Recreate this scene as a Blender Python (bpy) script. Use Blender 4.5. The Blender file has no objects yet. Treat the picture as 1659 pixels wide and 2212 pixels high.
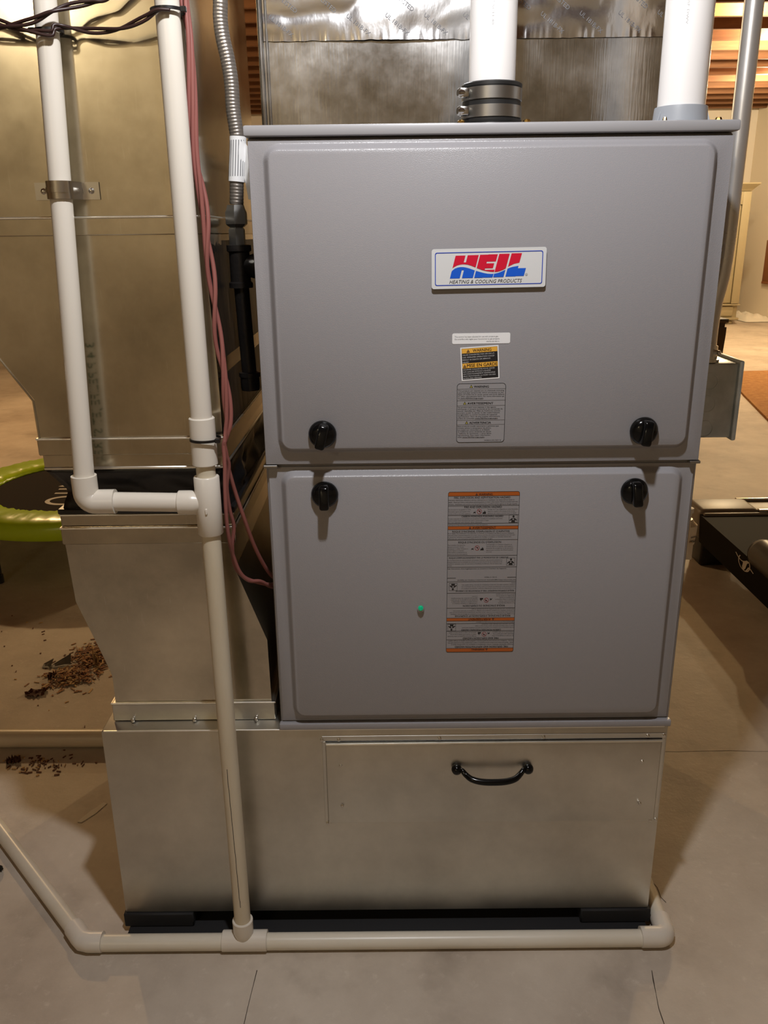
import bpy, bmesh, math, random
from mathutils import Vector, Matrix, noise
random.seed(7)
C = bpy.context.scene.collection
SC = bpy.context.scene

# ------------------------------------------------------------------ camera
cam_d = bpy.data.cameras.new('camera'); cam = bpy.data.objects.new('camera', cam_d); C.objects.link(cam)
cam_d.sensor_fit = 'HORIZONTAL'; cam_d.sensor_width = 36.0; cam_d.lens = 36.0 * 1800 / 1659
cam_d.clip_start = 0.02; cam_d.clip_end = 60
PITCH, YAW, ROLL = 0.3221006, -0.0034264, 0.0118772
fw = Vector((math.sin(YAW)*math.cos(PITCH), math.cos(YAW)*math.cos(PITCH), -math.sin(PITCH)))
rt0 = Vector((math.cos(YAW), -math.sin(YAW), 0)); dn0 = fw.cross(rt0)
rt = math.cos(ROLL)*rt0 + math.sin(ROLL)*dn0; dn = -math.sin(ROLL)*rt0 + math.cos(ROLL)*dn0
m = Matrix((rt, -dn, -fw)).transposed().to_4x4(); m.translation = Vector((0.174018, -1.155669, 1.156221))
cam.matrix_world = m
SC.camera = cam

# ------------------------------------------------------------------ world, lights, exposure
w = bpy.data.worlds.new('world'); SC.world = w; w.use_nodes = True
bg = w.node_tree.nodes['Background']; bg.inputs[0].default_value = (1.0, 0.72, 0.42, 1); bg.inputs[1].default_value = 0.02
def point(name, loc, power, col, r=0.05):
    d = bpy.data.lights.new(name, 'POINT'); d.energy = power; d.color = col; d.shadow_soft_size = r
    o = bpy.data.objects.new(name, d); o.location = loc; C.objects.link(o); return o
point('key_bulb_light', (0.20, -0.57, 1.86), 41, (0.975, 0.975, 0.995), 0.030)
point('far_bulb_light_a', (3.0, 5.867, 2.745), 110, (1.0, 0.68, 0.30), 0.04)
point('far_bulb_light_b', (-2.2, 4.2, 2.45), 130, (1.0, 0.66, 0.32), 0.05)
point('far_bulb_light_c', (3.6, 6.8, 2.60), 190, (1.0, 0.78, 0.47), 0.05)
point('added_far_wall_fill', (4.3, 8.6, 2.60), 115, (1.0, 0.80, 0.50), 0.05)  # extra lamp added only to brighten the far wall, no bulb known there
point('rear_bulb_light', (-1.5, -3.45, 2.30), 24, (1.0, 0.84, 0.56), 0.07)
VS = SC.view_settings
VS.view_transform = 'Standard'; VS.look = 'None'; VS.gamma = 1.0; VS.use_curve_mapping = False
VS.exposure = 0.0

# ------------------------------------------------------------------ materials
def mat(name, col, rough=0.5, metal=0.0, noise_amt=0.0, nscale=8.0, col2=None, bump=0.0, bscale=60.0, rvar=0.0,
        stretch=None, coat=0.0, sss=0.0, emit=None, spec=None):
    M = bpy.data.materials.new(name); M.use_nodes = True; nt = M.node_tree; b = nt.nodes['Principled BSDF']
    b.inputs['Base Color'].default_value = (*col, 1); b.inputs['Roughness'].default_value = rough
    b.inputs['Metallic'].default_value = metal; b.inputs['Coat Weight'].default_value = coat
    if spec is not None: b.inputs['Specular IOR Level'].default_value = spec
    if emit: b.inputs['Emission Color'].default_value = (*emit[0], 1); b.inputs['Emission Strength'].default_value = emit[1]
    N, L = nt.nodes, nt.links
    if col2 or bump or rvar:
        tc = N.new('ShaderNodeTexCoord'); mp = N.new('ShaderNodeMapping'); L.new(tc.outputs['Object'], mp.inputs[0])
        if stretch: mp.inputs['Scale'].default_value = stretch
    if col2 or rvar:
        nz = N.new('ShaderNodeTexNoise'); nz.inputs['Scale'].default_value = nscale; nz.inputs['Detail'].default_value = 8
        nz.inputs['Roughness'].default_value = 0.62
        L.new(mp.outputs[0], nz.inputs['Vector'])
    if col2:
        cr = N.new('ShaderNodeValToRGB'); cr.color_ramp.elements[0].position = 0.36; cr.color_ramp.elements[1].position = 0.66
        cr.color_ramp.elements[0].color = (*col, 1); cr.color_ramp.elements[1].color = (*col2, 1)
        L.new(nz.outputs[0], cr.inputs[0]); L.new(cr.outputs[0], b.inputs['Base Color'])
    if rvar:
        mr = N.new('ShaderNodeMapRange'); mr.inputs[1].default_value = 0.3; mr.inputs[2].default_value = 0.7
        mr.inputs[3].default_value = rough - rvar; mr.inputs[4].default_value = rough + rvar
        L.new(nz.outputs[0], mr.inputs[0]); L.new(mr.outputs[0], b.inputs['Roughness'])
    if bump:
        n2 = N.new('ShaderNodeTexNoise'); n2.inputs['Scale'].default_value = bscale; n2.inputs['Detail'].default_value = 5
        L.new(mp.outputs[0], n2.inputs['Vector'])
        bp = N.new('ShaderNodeBump'); bp.inputs['Strength'].default_value = bump; bp.inputs['Distance'].default_value = 0.002
        L.new(n2.outputs[0], bp.inputs['Height']); L.new(bp.outputs[0], b.inputs['Normal'])
    return M
def galv(name, base=(0.56, 0.54, 0.49), rough=0.3, rvar=0.08, bump=0.12, scratch=0.25, lo=0.86, ns=5.5, streak=0.0):
    """galvanised sheet: dull zinc reflection, smudges, a few hair scratches"""
    M = bpy.data.materials.new(name); M.use_nodes = True; nt = M.node_tree; N, L = nt.nodes, nt.links
    b = N['Principled BSDF']; b.inputs['Metallic'].default_value = 1.0
    tc = N.new('ShaderNodeTexCoord')
    n1 = N.new('ShaderNodeTexNoise'); n1.inputs['Scale'].default_value = ns; n1.inputs['Detail'].default_value = 7
    n1.inputs['Roughness'].default_value = 0.65; L.new(tc.outputs['Object'], n1.inputs['Vector'])
    cr = N.new('ShaderNodeValToRGB'); cr.color_ramp.elements[0].position = 0.35; cr.color_ramp.elements[1].position = 0.7
    cr.color_ramp.elements[0].color = (*[c*lo for c in base], 1); cr.color_ramp.elements[1].color = (*[min(1, c*1.15) for c in base], 1)
    L.new(n1.outputs[0], cr.inputs[0])
    mp = N.new('ShaderNodeMapping'); mp.inputs['Scale'].default_value = (60, 60, 3.2); mp.inputs['Rotation'].default_value = (0, 0.12, 0)
    L.new(tc.outputs['Object'], mp.inputs[0])
    n2 = N.new('ShaderNodeTexNoise'); n2.inputs['Scale'].default_value = 6; n2.inputs['Detail'].default_value = 3; L.new(mp.outputs[0], n2.inputs['Vector'])
    s = N.new('ShaderNodeMapRange'); s.inputs[1].default_value = 0.66; s.inputs[2].default_value = 0.78; s.inputs[3].default_value = 0; s.inputs[4].default_value = scratch
    L.new(n2.outputs[0], s.inputs[0])
    mx = N.new('ShaderNodeMixRGB'); mx.inputs[2].default_value = (0.85, 0.83, 0.78, 1); L.new(s.outputs[0], mx.inputs[0]); L.new(cr.outputs[0], mx.inputs[1])
    L.new(mx.outputs[0], b.inputs['Base Color'])
    mr = N.new('ShaderNodeMapRange'); mr.inputs[1].default_value = 0.3; mr.inputs[2].default_value = 0.72
    mr.inputs[3].default_value = rough - rvar; mr.inputs[4].default_value = rough + rvar; L.new(n1.outputs[0], mr.inputs[0]); L.new(mr.outputs[0], b.inputs['Roughness'])
    n3 = N.new('ShaderNodeTexNoise'); n3.inputs['Scale'].default_value = 2.6; n3.inputs['Detail'].default_value = 2; L.new(tc.outputs['Object'], n3.inputs['Vector'])
    bp = N.new('ShaderNodeBump'); bp.inputs['Strength'].default_value = bump; bp.inputs['Distance'].default_value = 0.02
    L.new(n3.outputs[0], bp.inputs['Height']); L.new(bp.outputs[0], b.inputs['Normal'])
    if streak:
        b2 = N.new('ShaderNodeBump'); b2.inputs['Strength'].default_value = streak; b2.inputs['Distance'].default_value = 0.0006
        L.new(n2.outputs[0], b2.inputs['Height']); L.new(bp.outputs[0], b2.inputs['Normal']); L.new(b2.outputs[0], b.inputs['Normal'])
    return M

M_GREY = mat('grey_painted_steel', (0.30, 0.293, 0.305), 0.27, bump=0.2, bscale=900)
M_LID = mat('grey_lid_steel', (0.34, 0.335, 0.345), 0.42)
M_GALV = galv('galvanised_duct', (0.64, 0.58, 0.46), rough=0.19, rvar=0.07, bump=0.06, lo=0.66, ns=4.0)
M_GALVP = galv('galvanised_plenum', (0.62, 0.60, 0.54), rough=0.38, rvar=0.06, bump=0.08, scratch=0.1)
M_GALVS = galv('scuffed_supply_sheet', (0.68, 0.68, 0.675), rough=0.19, rvar=0.09, bump=0.08, scratch=0.8, lo=0.55, ns=7.0, streak=0.35)
M_TRIM = galv('hem_highlight_sheet', (0.86, 0.83, 0.75), rough=0.36, rvar=0.05, bump=0.0, scratch=0.2)  # paler zinc: the highlight along the hems is put into this colour
M_FOIL = mat('foil_tape', (0.72, 0.71, 0.70), 0.17, 1.0, bump=0.5, bscale=22, stretch=(1.0, 1, 0.5))
M_BLACK = mat('black_gloss_plastic', (0.004, 0.004, 0.004), 0.14, spec=0.28)
M_RUBBER = mat('black_rubber', (0.012, 0.012, 0.012), 0.45)
M_CANVAS = mat('black_coated_canvas', (0.010, 0.009, 0.009), 0.38, bump=0.5, bscale=40, stretch=(1, 1, 0.4))
M_IRON = mat('black_iron', (0.012, 0.010, 0.009), 0.34, bump=0.3, bscale=200)
M_DARKSTEEL = mat('dark_zinc_fitting', (0.38, 0.37, 0.35), 0.36, 1.0)
M_FLEX = mat('stainless_corrugated', (0.30, 0.27, 0.24), 0.38, 0.8)
M_STEEL = mat('bright_steel', (0.62, 0.60, 0.56), 0.22, 1.0)
M_BRASS = mat('brass', (0.75, 0.5, 0.16), 0.2, 1.0)
M_CONDUIT = mat('steel_conduit', (0.62, 0.61, 0.60), 0.30, 0.75, rvar=0.05, nscale=20)
M_BOX = mat('zinc_box', (0.44, 0.49, 0.52), 0.42, 0.55, col2=(0.58, 0.63, 0.66), nscale=30, rvar=0.1)
M_PVC = mat('white_pvc', (0.72, 0.67, 0.585), 0.28, bump=0.03, bscale=30)
M_PVCV = mat('white_vent_pvc', (0.86, 0.84, 0.82), 0.3)
M_PVCO = mat('aged_pvc', (0.60, 0.52, 0.38), 0.36, col2=(0.68, 0.62, 0.49), nscale=14, stretch=(1, 1, 0.25), bump=0.1, bscale=60)
M_PVCF = mat('cream_floor_pvc', (0.66, 0.60, 0.48), 0.32, col2=(0.74, 0.70, 0.60), nscale=12, stretch=(0.3, 1, 1))
M_PVCT = mat('tan_pvc', (0.68, 0.59, 0.45), 0.34)
M_GREYPVC = mat('grey_pvc', (0.33, 0.35, 0.38), 0.4)
M_PINK = mat('salmon_wire', (0.27, 0.095, 0.08), 0.42)
M_BROWNW = mat('dark_brown_wire', (0.030, 0.012, 0.010), 0.4)
M_TIE = mat('black_nylon', (0.010, 0.009, 0.009), 0.35)
M_WHITE = mat('white_label', (0.82, 0.82, 0.82), 0.4)
M_BADGE = mat('badge_white', (0.66, 0.67, 0.67), 0.3)
M_BADGEE = mat('badge_dark_edge', (0.05, 0.05, 0.05), 0.4)
M_RED = mat('logo_red', (0.62, 0.006, 0.035), 0.35)
M_BLUE = mat('logo_blue', (0.006, 0.10, 0.60), 0.35)
M_BLUEL = mat('border_blue', (0.02, 0.06, 0.42), 0.35)
M_INK = mat('black_ink', (0.012, 0.011, 0.012), 0.5)
M_GINK = mat('grey_ink', (0.16, 0.16, 0.17), 0.5)
M_FAINT = mat('faint_ink', (0.42, 0.42, 0.43), 0.5)
M_BROWNINK = mat('brown_ink', (0.06, 0.028, 0.02), 0.5)
M_YEL = mat('label_orange', (0.80, 0.42, 0.055), 0.4)
M_ORG = mat('label_deep_orange', (0.42, 0.10, 0.014), 0.4)
M_YTRI = mat('label_yellow', (0.42, 0.36, 0.05), 0.4)
M_REDINK = mat('red_ink', (0.25, 0.02, 0.02), 0.5)
M_LABGREY = mat('grey_label_film', (0.29, 0.282, 0.29), 0.4)
M_WINK = mat('white_ink', (0.55, 0.55, 0.55), 0.5)
M_GREENINK = mat('green_ink', (0.01, 0.10, 0.04), 0.5)
M_GREENLED = mat('green_lens', (0.0, 0.30, 0.14), 0.12, emit=((0.0, 0.9, 0.4), 0.16))
M_LENS = mat('clear_lens_bezel', (0.30, 0.28, 0.27), 0.12)
M_LIME = mat('lime_vinyl', (0.50, 0.72, 0.020), 0.26, bump=0.3, bscale=18)
M_MAT = mat('trampoline_mat', (0.035, 0.028, 0.024), 0.85, bump=0.4, bscale=300, spec=0.08)
M_LOGO = mat('pale_print', (0.50, 0.46, 0.42), 0.5)
M_TREAD = mat('treadmill_black', (0.010, 0.008, 0.006), 0.7, spec=0.06)
M_VINYL = mat('dark_vinyl', (0.018, 0.014, 0.009), 0.30)
M_RAILC = mat('treadmill_grey_cap', (0.20, 0.17, 0.14), 0.45)
M_CREAM = mat('cream_paint', (0.33, 0.28, 0.175), 0.5)
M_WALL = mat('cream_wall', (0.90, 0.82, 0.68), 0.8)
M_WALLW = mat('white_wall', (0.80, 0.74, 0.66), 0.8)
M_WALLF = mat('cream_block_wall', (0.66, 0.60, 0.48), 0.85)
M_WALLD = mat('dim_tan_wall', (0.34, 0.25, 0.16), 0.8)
M_BLKWOOD = mat('black_wood', (0.012, 0.008, 0.006), 0.4)
M_WOOD = mat('joist_wood', (0.15, 0.060, 0.024), 0.75, col2=(0.21, 0.095, 0.038), nscale=6, stretch=(0.4, 4, 4))
M_SUB = mat('subfloor_board', (0.24, 0.11, 0.045), 0.8, col2=(0.30, 0.15, 0.07), nscale=7)
M_FRAMEW = mat('oak_brown', (0.33, 0.12, 0.035), 0.5)
M_CLOTH = mat('white_cloth', (0.75, 0.70, 0.60), 0.9)
M_BOARD = mat('dark_board', (0.05, 0.033, 0.02), 0.8, col2=(0.10, 0.07, 0.04), nscale=20)
M_FOAM = mat('black_foam', (0.010, 0.010, 0.011), 0.75)
M_DARK = mat('crack_dark', (0.045, 0.030, 0.018), 0.9)
M_CHIP = mat('wood_chip', (0.46, 0.24, 0.11), 0.8, col2=(0.26, 0.11, 0.05), nscale=40)
M_CHIPL = mat('pale_chip', (0.60, 0.40, 0.20), 0.8)
M_LEAF = mat('dry_leaf', (0.13, 0.045, 0.02), 0.7)
M_TAPE = mat('dark_tape', (0.05, 0.045, 0.035), 0.35)
M_RUG = mat('orange_brown_rug', (0.33, 0.15, 0.045), 0.95, col2=(0.46, 0.24, 0.08), nscale=30, bump=1.0, bscale=120)
M_YELL = mat('yellow_coating', (0.50, 0.32, 0.06), 0.4)

def floor_mat():
    M = bpy.data.materials.new('stained_concrete'); M.use_nodes = True; nt = M.node_tree; N, L = nt.nodes, nt.links
    b = N['Principled BSDF']; b.inputs['Roughness'].default_value = 0.62
    tc = N.new('ShaderNodeTexCoord')
    def nz(s, d, r=0.6):
        n = N.new('ShaderNodeTexNoise'); n.inputs['Scale'].default_value = s; n.inputs['Detail'].default_value = d; n.inputs['Roughness'].default_value = r
        L.new(tc.outputs['Object'], n.inputs['Vector']); return n
    a = nz(1.7, 9, 0.66)
    cr = N.new('ShaderNodeValToRGB'); e = cr.color_ramp.elements
    e[0].position = 0.30; e[0].color = (0.36, 0.295, 0.235, 1); e[1].position = 0.72; e[1].color = (0.66, 0.58, 0.48, 1)
    x = e.new(0.5); x.color = (0.52, 0.445, 0.36, 1)
    L.new(a.outputs[0], cr.inputs[0])
    c = nz(38, 6, 0.7)
    r2 = N.new('ShaderNodeMapRange'); r2.inputs[1].default_value = 0.58; r2.inputs[2].default_value = 0.80; r2.inputs[3].default_value = 0; r2.inputs[4].default_value = 0.5
    L.new(c.outputs[0], r2.inputs[0])
    mx = N.new('ShaderNodeMixRGB'); mx.inputs[2].default_value = (0.78, 0.71, 0.60, 1); L.new(r2.outputs[0], mx.inputs[0]); L.new(cr.outputs[0], mx.inputs[1])
    d = nz(5.2, 5)
    r3 = N.new('ShaderNodeMapRange'); r3.inputs[1].default_value = 0.56; r3.inputs[2].default_value = 0.72; r3.inputs[3].default_value = 0; r3.inputs[4].default_value = 0.4
    L.new(d.outputs[0], r3.inputs[0])
    m2 = N.new('ShaderNodeMixRGB'); m2.inputs[2].default_value = (0.25, 0.20, 0.155, 1); L.new(r3.outputs[0], m2.inputs[0]); L.new(mx.outputs[0], m2.inputs[1])
    L.new(m2.outputs[0], b.inputs['Base Color'])
    bp = N.new('ShaderNodeBump'); bp.inputs['Strength'].default_value = 0.35; bp.inputs['Distance'].default_value = 0.003
    L.new(c.outputs[0], bp.inputs['Height']); L.new(bp.outputs[0], b.inputs['Normal'])
    return M
M_FLOOR = floor_mat()

# ------------------------------------------------------------------ builders
def obj(name, bm, m, parent=None, smooth=False, recalc=True):
    if recalc: bmesh.ops.recalc_face_normals(bm, faces=bm.faces[:])
    me = bpy.data.meshes.new(name); bm.to_mesh(me); bm.free()
    for k in (m if isinstance(m, (list, tuple)) else [m]): me.materials.append(k)
    if smooth:
        for p in me.polygons: p.use_smooth = True
        if smooth is not True:
            me.set_sharp_from_angle(angle=math.radians(smooth))
    o = bpy.data.objects.new(name, me); C.objects.link(o)
    if parent is not None:
        o.parent = parent; o.matrix_parent_inverse = Matrix.Translation(-abs_loc(parent))
    return o
def abs_loc(o):
    v = Vector(o.location)
    # parents here are only ever translated; a parented mesh keeps world-space vertices
    if o.type == 'MESH' and o.parent is not None: return Vector((0, 0, 0))
    return v
def tag(o, label, cat, group=None, kind=None):
    o['label'] = label; o['category'] = cat
    if group: o['group'] = group
    if kind: o['kind'] = kind
    return o
def thing(name, label, cat, loc, group=None):
    o = bpy.data.objects.new(name, None); o.empty_display_size = 0.05; C.objects.link(o); o.location = loc
    return tag(o, label, cat, group)
def struct(o): o['kind'] = 'structure'; return o
def plabel(o, s): o['label'] = s; return o

def add_box(bm, x0, x1, y0, y1, z0, z1, bev=0, seg=2, mi=0):
    g = bmesh.ops.create_cube(bm, size=1)
    vs = g['verts']
    for v in vs: v.co = Vector(((x0+x1)/2 + v.co.x*(x1-x0), (y0+y1)/2 + v.co.y*(y1-y0), (z0+z1)/2 + v.co.z*(z1-z0)))
    fs = set(f for v in vs for f in v.link_faces)
    for f in fs: f.material_index = mi
    if bev:
        es = set(e for v in vs for e in v.link_edges)
        bmesh.ops.bevel(bm, geom=list(es), offset=bev, segments=seg, affect='EDGES', profile=0.5)
    return bm
def box(name, dims, m, parent=None, bev=0, smooth=False):
    return obj(name, add_box(bmesh.new(), *dims, bev=bev), m, parent, smooth=(40 if bev else smooth))
def cat_rom(pts, n=6):
    P = [Vector(p) for p in pts]; P = [2*P[0]-P[1]] + P + [2*P[-1]-P[-2]]; out = []
    for i in range(1, len(P)-2):
        a, b, c, d = P[i-1:i+3]
        for k in range(n):
            t = k/n
            out.append(0.5*((2*b) + (-a+c)*t + (2*a-5*b+4*c-d)*t*t + (-a+3*b-3*c+d)*t**3))
    out.append(P[-2]); return out
def add_tube(bm, pts, r, seg=16, caps=True, mi=0):
    P = [Vector(p) for p in pts]; n = len(P); rs = r if isinstance(r, (list, tuple)) else [r]*n
    T = []
    for i in range(n):
        a = P[max(0, i-1)]; b = P[min(n-1, i+1)]
        t = b-a
        if t.length < 1e-9: t = T[-1] if T else Vector((0, 0, 1))
        T.append(t.normalized())
    up = Vector((0, 0, 1)) if abs(T[0].z) < 0.9 else Vector((0, 1, 0))
    u = T[0].cross(up).normalized(); rings = []
    for i in range(n):
        u = (u - T[i]*u.dot(T[i])).normalized(); v = T[i].cross(u)
        rings.append([bm.verts.new(P[i] + rs[i]*(math.cos(2*math.pi*k/seg)*u + math.sin(2*math.pi*k/seg)*v)) for k in range(seg)])
    for i in range(n-1):
        for k in range(seg):
            f = bm.faces.new((rings[i][k], rings[i][(k+1) % seg], rings[i+1][(k+1) % seg], rings[i+1][k])); f.material_index = mi
    if caps:
        for rg in (rings[0][::-1], rings[-1]):
            f = bm.faces.new(rg); f.material_index = mi
    return bm
def tube(name, pts, r, m, parent=None, seg=16, caps=True):
    return obj(name, add_tube(bmesh.new(), pts, r, seg, caps), m, parent, smooth=50)
def add_lathe(bm, origin, axis, prof, seg=24, mi=0):
    """prof: (distance along axis, radius) pairs"""
    O = Vector(origin); A = Vector(axis).normalized()
    U = A.cross(Vector((0, 0, 1)) if abs(A.z) < 0.9 else Vector((1, 0, 0))).normalized(); V = A.cross(U); rings = []
    for d, r in prof:
        if r < 1e-6: rings.append([bm.verts.new(O+A*d)])
        else: rings.append([bm.verts.new(O + A*d + r*(math.cos(2*math.pi*k/seg)*U + math.sin(2*math.pi*k/seg)*V)) for k in range(seg)])
    for a, b in zip(rings, rings[1:]):
        for k in range(seg):
            va = [a[k % len(a)], a[(k+1) % len(a)]]; vb = [b[(k+1) % len(b)], b[k % len(b)]]
            vs = []
            for q in va+vb:
                if q not in vs: vs.append(q)
            if len(vs) > 2:
                f = bm.faces.new(vs); f.material_index = mi
    for rg in (rings[0], rings[-1]):
        if len(rg) > 1:
            f = bm.faces.new(rg); f.material_index = mi
    return bm
def lathe(name, origin, axis, prof, m, parent=None, seg=24):
    return obj(name, add_lathe(bmesh.new(), origin, axis, prof, seg), m, parent, smooth=35)
def arc(c, r, a0, a1, u, v, n=8):
    c, u, v = Vector(c), Vector(u), Vector(v)
    return [c + r*(math.cos(a0+(a1-a0)*k/n)*u + math.sin(a0+(a1-a0)*k/n)*v) for k in range(n+1)]

# flat print: everything on a label is collected in label units (x right, y down) and mapped onto its plate
GL = {}
def glyphs(s, bold=0.0, shear=0.0):
    key = (s, bold, shear)
    if key in GL: return GL[key]
    cu = bpy.data.curves.new('t', 'FONT'); cu.body = s; cu.size = 1; cu.offset = bold; cu.shear = shear; cu.resolution_u = 2
    o = bpy.data.objects.new('t', cu); me = o.to_mesh()
    vs = [v.co.copy() for v in me.vertices]; fs = [tuple(p.vertices) for p in me.polygons]
    o.to_mesh_clear(); bpy.data.objects.remove(o); bpy.data.curves.remove(cu)
    GL[key] = (vs, fs); return GL[key]
class Print:
    def __init__(s, fn, lift=0.0003): s.fn = fn; s.lift = lift; s.mats = []; s.bm = bmesh.new()
    def mi(s, m):
        if m not in s.mats: s.mats.append(m)
        return s.mats.index(m)
    def poly(s, pts, m, lift=1.0, flip=False):
        if flip: pts = [flip(p) for p in pts]
        vs = [s.bm.verts.new(s.fn(x, y, s.lift*lift)) for x, y in pts]
        try: f = s.bm.faces.new(vs); f.material_index = s.mi(m)
        except Exception: pass
    def rect(s, x0, y0, x1, y1, m, lift=1.0, flip=False): s.poly([(x0, y0), (x1, y0), (x1, y1), (x0, y1)], m, lift, flip)
    def line(s, pts, w, m, lift=1.0, flip=False):
        for (a, b), (c, d) in zip(pts, pts[1:]):
            L = math.hypot(c-a, d-b) or 1; nx, ny = -(d-b)/L*w/2, (c-a)/L*w/2
            s.poly([(a+nx, b+ny), (c+nx, d+ny), (c-nx, d-ny), (a-nx, b-ny)], m, lift, flip)
    def text(s, t, x0, y1, x1, h, m, bold=0.0, shear=0.0, lift=1.0, flip=False):
        """x0..x1 width, y1 baseline, h cap height"""
        vs, fs = glyphs(t, 0.0, shear)
        if not vs: return
        a = min(v.x for v in vs); b = max(v.x for v in vs); k = (x1-x0)/(b-a); kh = h/0.72
        q = s.mi(m)
        for sh in ((-bold*h*2.2, bold*h*2.2) if bold else (0.0,)):      # heavy type: the letters struck twice, a hair apart
            P = [(x0+(v.x-a)*k+sh, y1 - v.y*kh) for v in vs]
            if flip: P = [flip(p) for p in P]
            V = [s.bm.verts.new(s.fn(x, y, s.lift*lift)) for x, y in P]
            for f in fs:
                try: g_ = s.bm.faces.new([V[i] for i in f]); g_.material_index = q
                except Exception: pass
    def disc(s, x, y, r, m, lift=1.0, flip=False, ry=None, n=20):
        ry = ry or r
        s.poly([(x+r*math.cos(2*math.pi*k/n), y+ry*math.sin(2*math.pi*k/n)) for k in range(n)], m, lift, flip)
    def done(s, name, parent):
        return obj(name, s.bm, s.mats, parent, recalc=False)
def rrect(x0, y0, x1, y1, r, n=6):
    pts = []
    for cx, cy, a in ((x1-r, y0+r, -90), (x1-r, y1-r, 0), (x0+r, y1-r, 90), (x0+r, y0+r, 180)):
        for k in range(n+1):
            t = math.radians(a+90*k/n); pts.append((cx+r*math.cos(t), cy+r*math.sin(t)))
    return pts
def plate(name, fn, pts, thick, mats, parent, edge_mi=0):
    """flat plate from an outline in label units, thick metres deep"""
    bm = bmesh.new(); a = [bm.verts.new(fn(x, y, thick)) for x, y in pts]; b = [bm.verts.new(fn(x, y, 0)) for x, y in pts]
    bm.faces.new(a); bm.faces.new(b[::-1]); n = len(pts)
    for k in range(n):
        f = bm.faces.new((a[k], b[k], b[(k+1) % n], a[(k+1) % n])); f.material_index = edge_mi
    return obj(name, bm, mats, parent)

# ------------------------------------------------------------------ room
RX0, RX1, RY0, RY1, CZ = -6.5, 5.32, -4.2, 11.4, 2.94
f = struct(box('floor', (RX0, RX1, RY0, RY1, -0.12, 0.0), M_FLOOR))
struct(box('wall_back', (RX0, RX1, RY1, RY1+0.12, 0, CZ), M_WALLW))
struct(box('wall_right', (RX1, RX1+0.12, RY0, RY1+0.12, 0, CZ), M_WALL))
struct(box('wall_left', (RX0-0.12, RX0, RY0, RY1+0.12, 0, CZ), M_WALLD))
struct(box('wall_front', (RX0-0.12, RX1+0.12, RY0-0.12, RY0, 0, CZ), M_WALLF))
ceil = struct(box('ceiling', (RX0, RX1, RY0, RY1, CZ, CZ+0.03), M_SUB))
jm = None; y = RY0+0.15
while y < RY1-0.02:
    if jm is None:
        j = obj('joist', add_box(bmesh.new(), RX0, RX1, -0.019, 0.019, 2.70, CZ, bev=0.003, seg=1), M_WOOD, ceil); jm = j.data
    else:
        j = bpy.data.objects.new('joist', jm); C.objects.link(j); j.parent = ceil
    j.location.y = y; y += 0.422
def crack(pts, wd):
    bm = bmesh.new()
    q = []
    for i, (x, y) in enumerate(pts):
        a = Vector(pts[max(0, i-1)]); b = Vector(pts[min(len(pts)-1, i+1)]); t = (b-a).normalized(); n = Vector((-t.y, t.x))
        ww = wd*(0.5+random.random())
        q.append((bm.verts.new((x+n.x*ww, y+n.y*ww, 0.0004)), bm.verts.new((x-n.x*ww, y-n.y*ww, 0.0004))))
    for a, b in zip(q, q[1:]): bm.faces.new((a[0], b[0], b[1], a[1]))
    return obj('floor_crack', bm, M_DARK, f)
def jag(a, b, n, amp):
    return [(a[0]+(b[0]-a[0])*k/n+random.uniform(-amp, amp), a[1]+(b[1]-a[1])*k/n+random.uniform(-amp, amp)) for k in range(n+1)]
crack(jag((0.66, 0.20), (0.672, 0.05), 8, 0.004), 0.0008)
crack(jag((0.60, -0.09), (0.585, -0.32), 10, 0.004), 0.0006)
crack(jag((-0.05, -0.085), (-0.062, -0.30), 6, 0.001), 0.0005)
crack(jag((0.66, 0.52), (1.9, 0.50), 20, 0.003), 0.0007)

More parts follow.
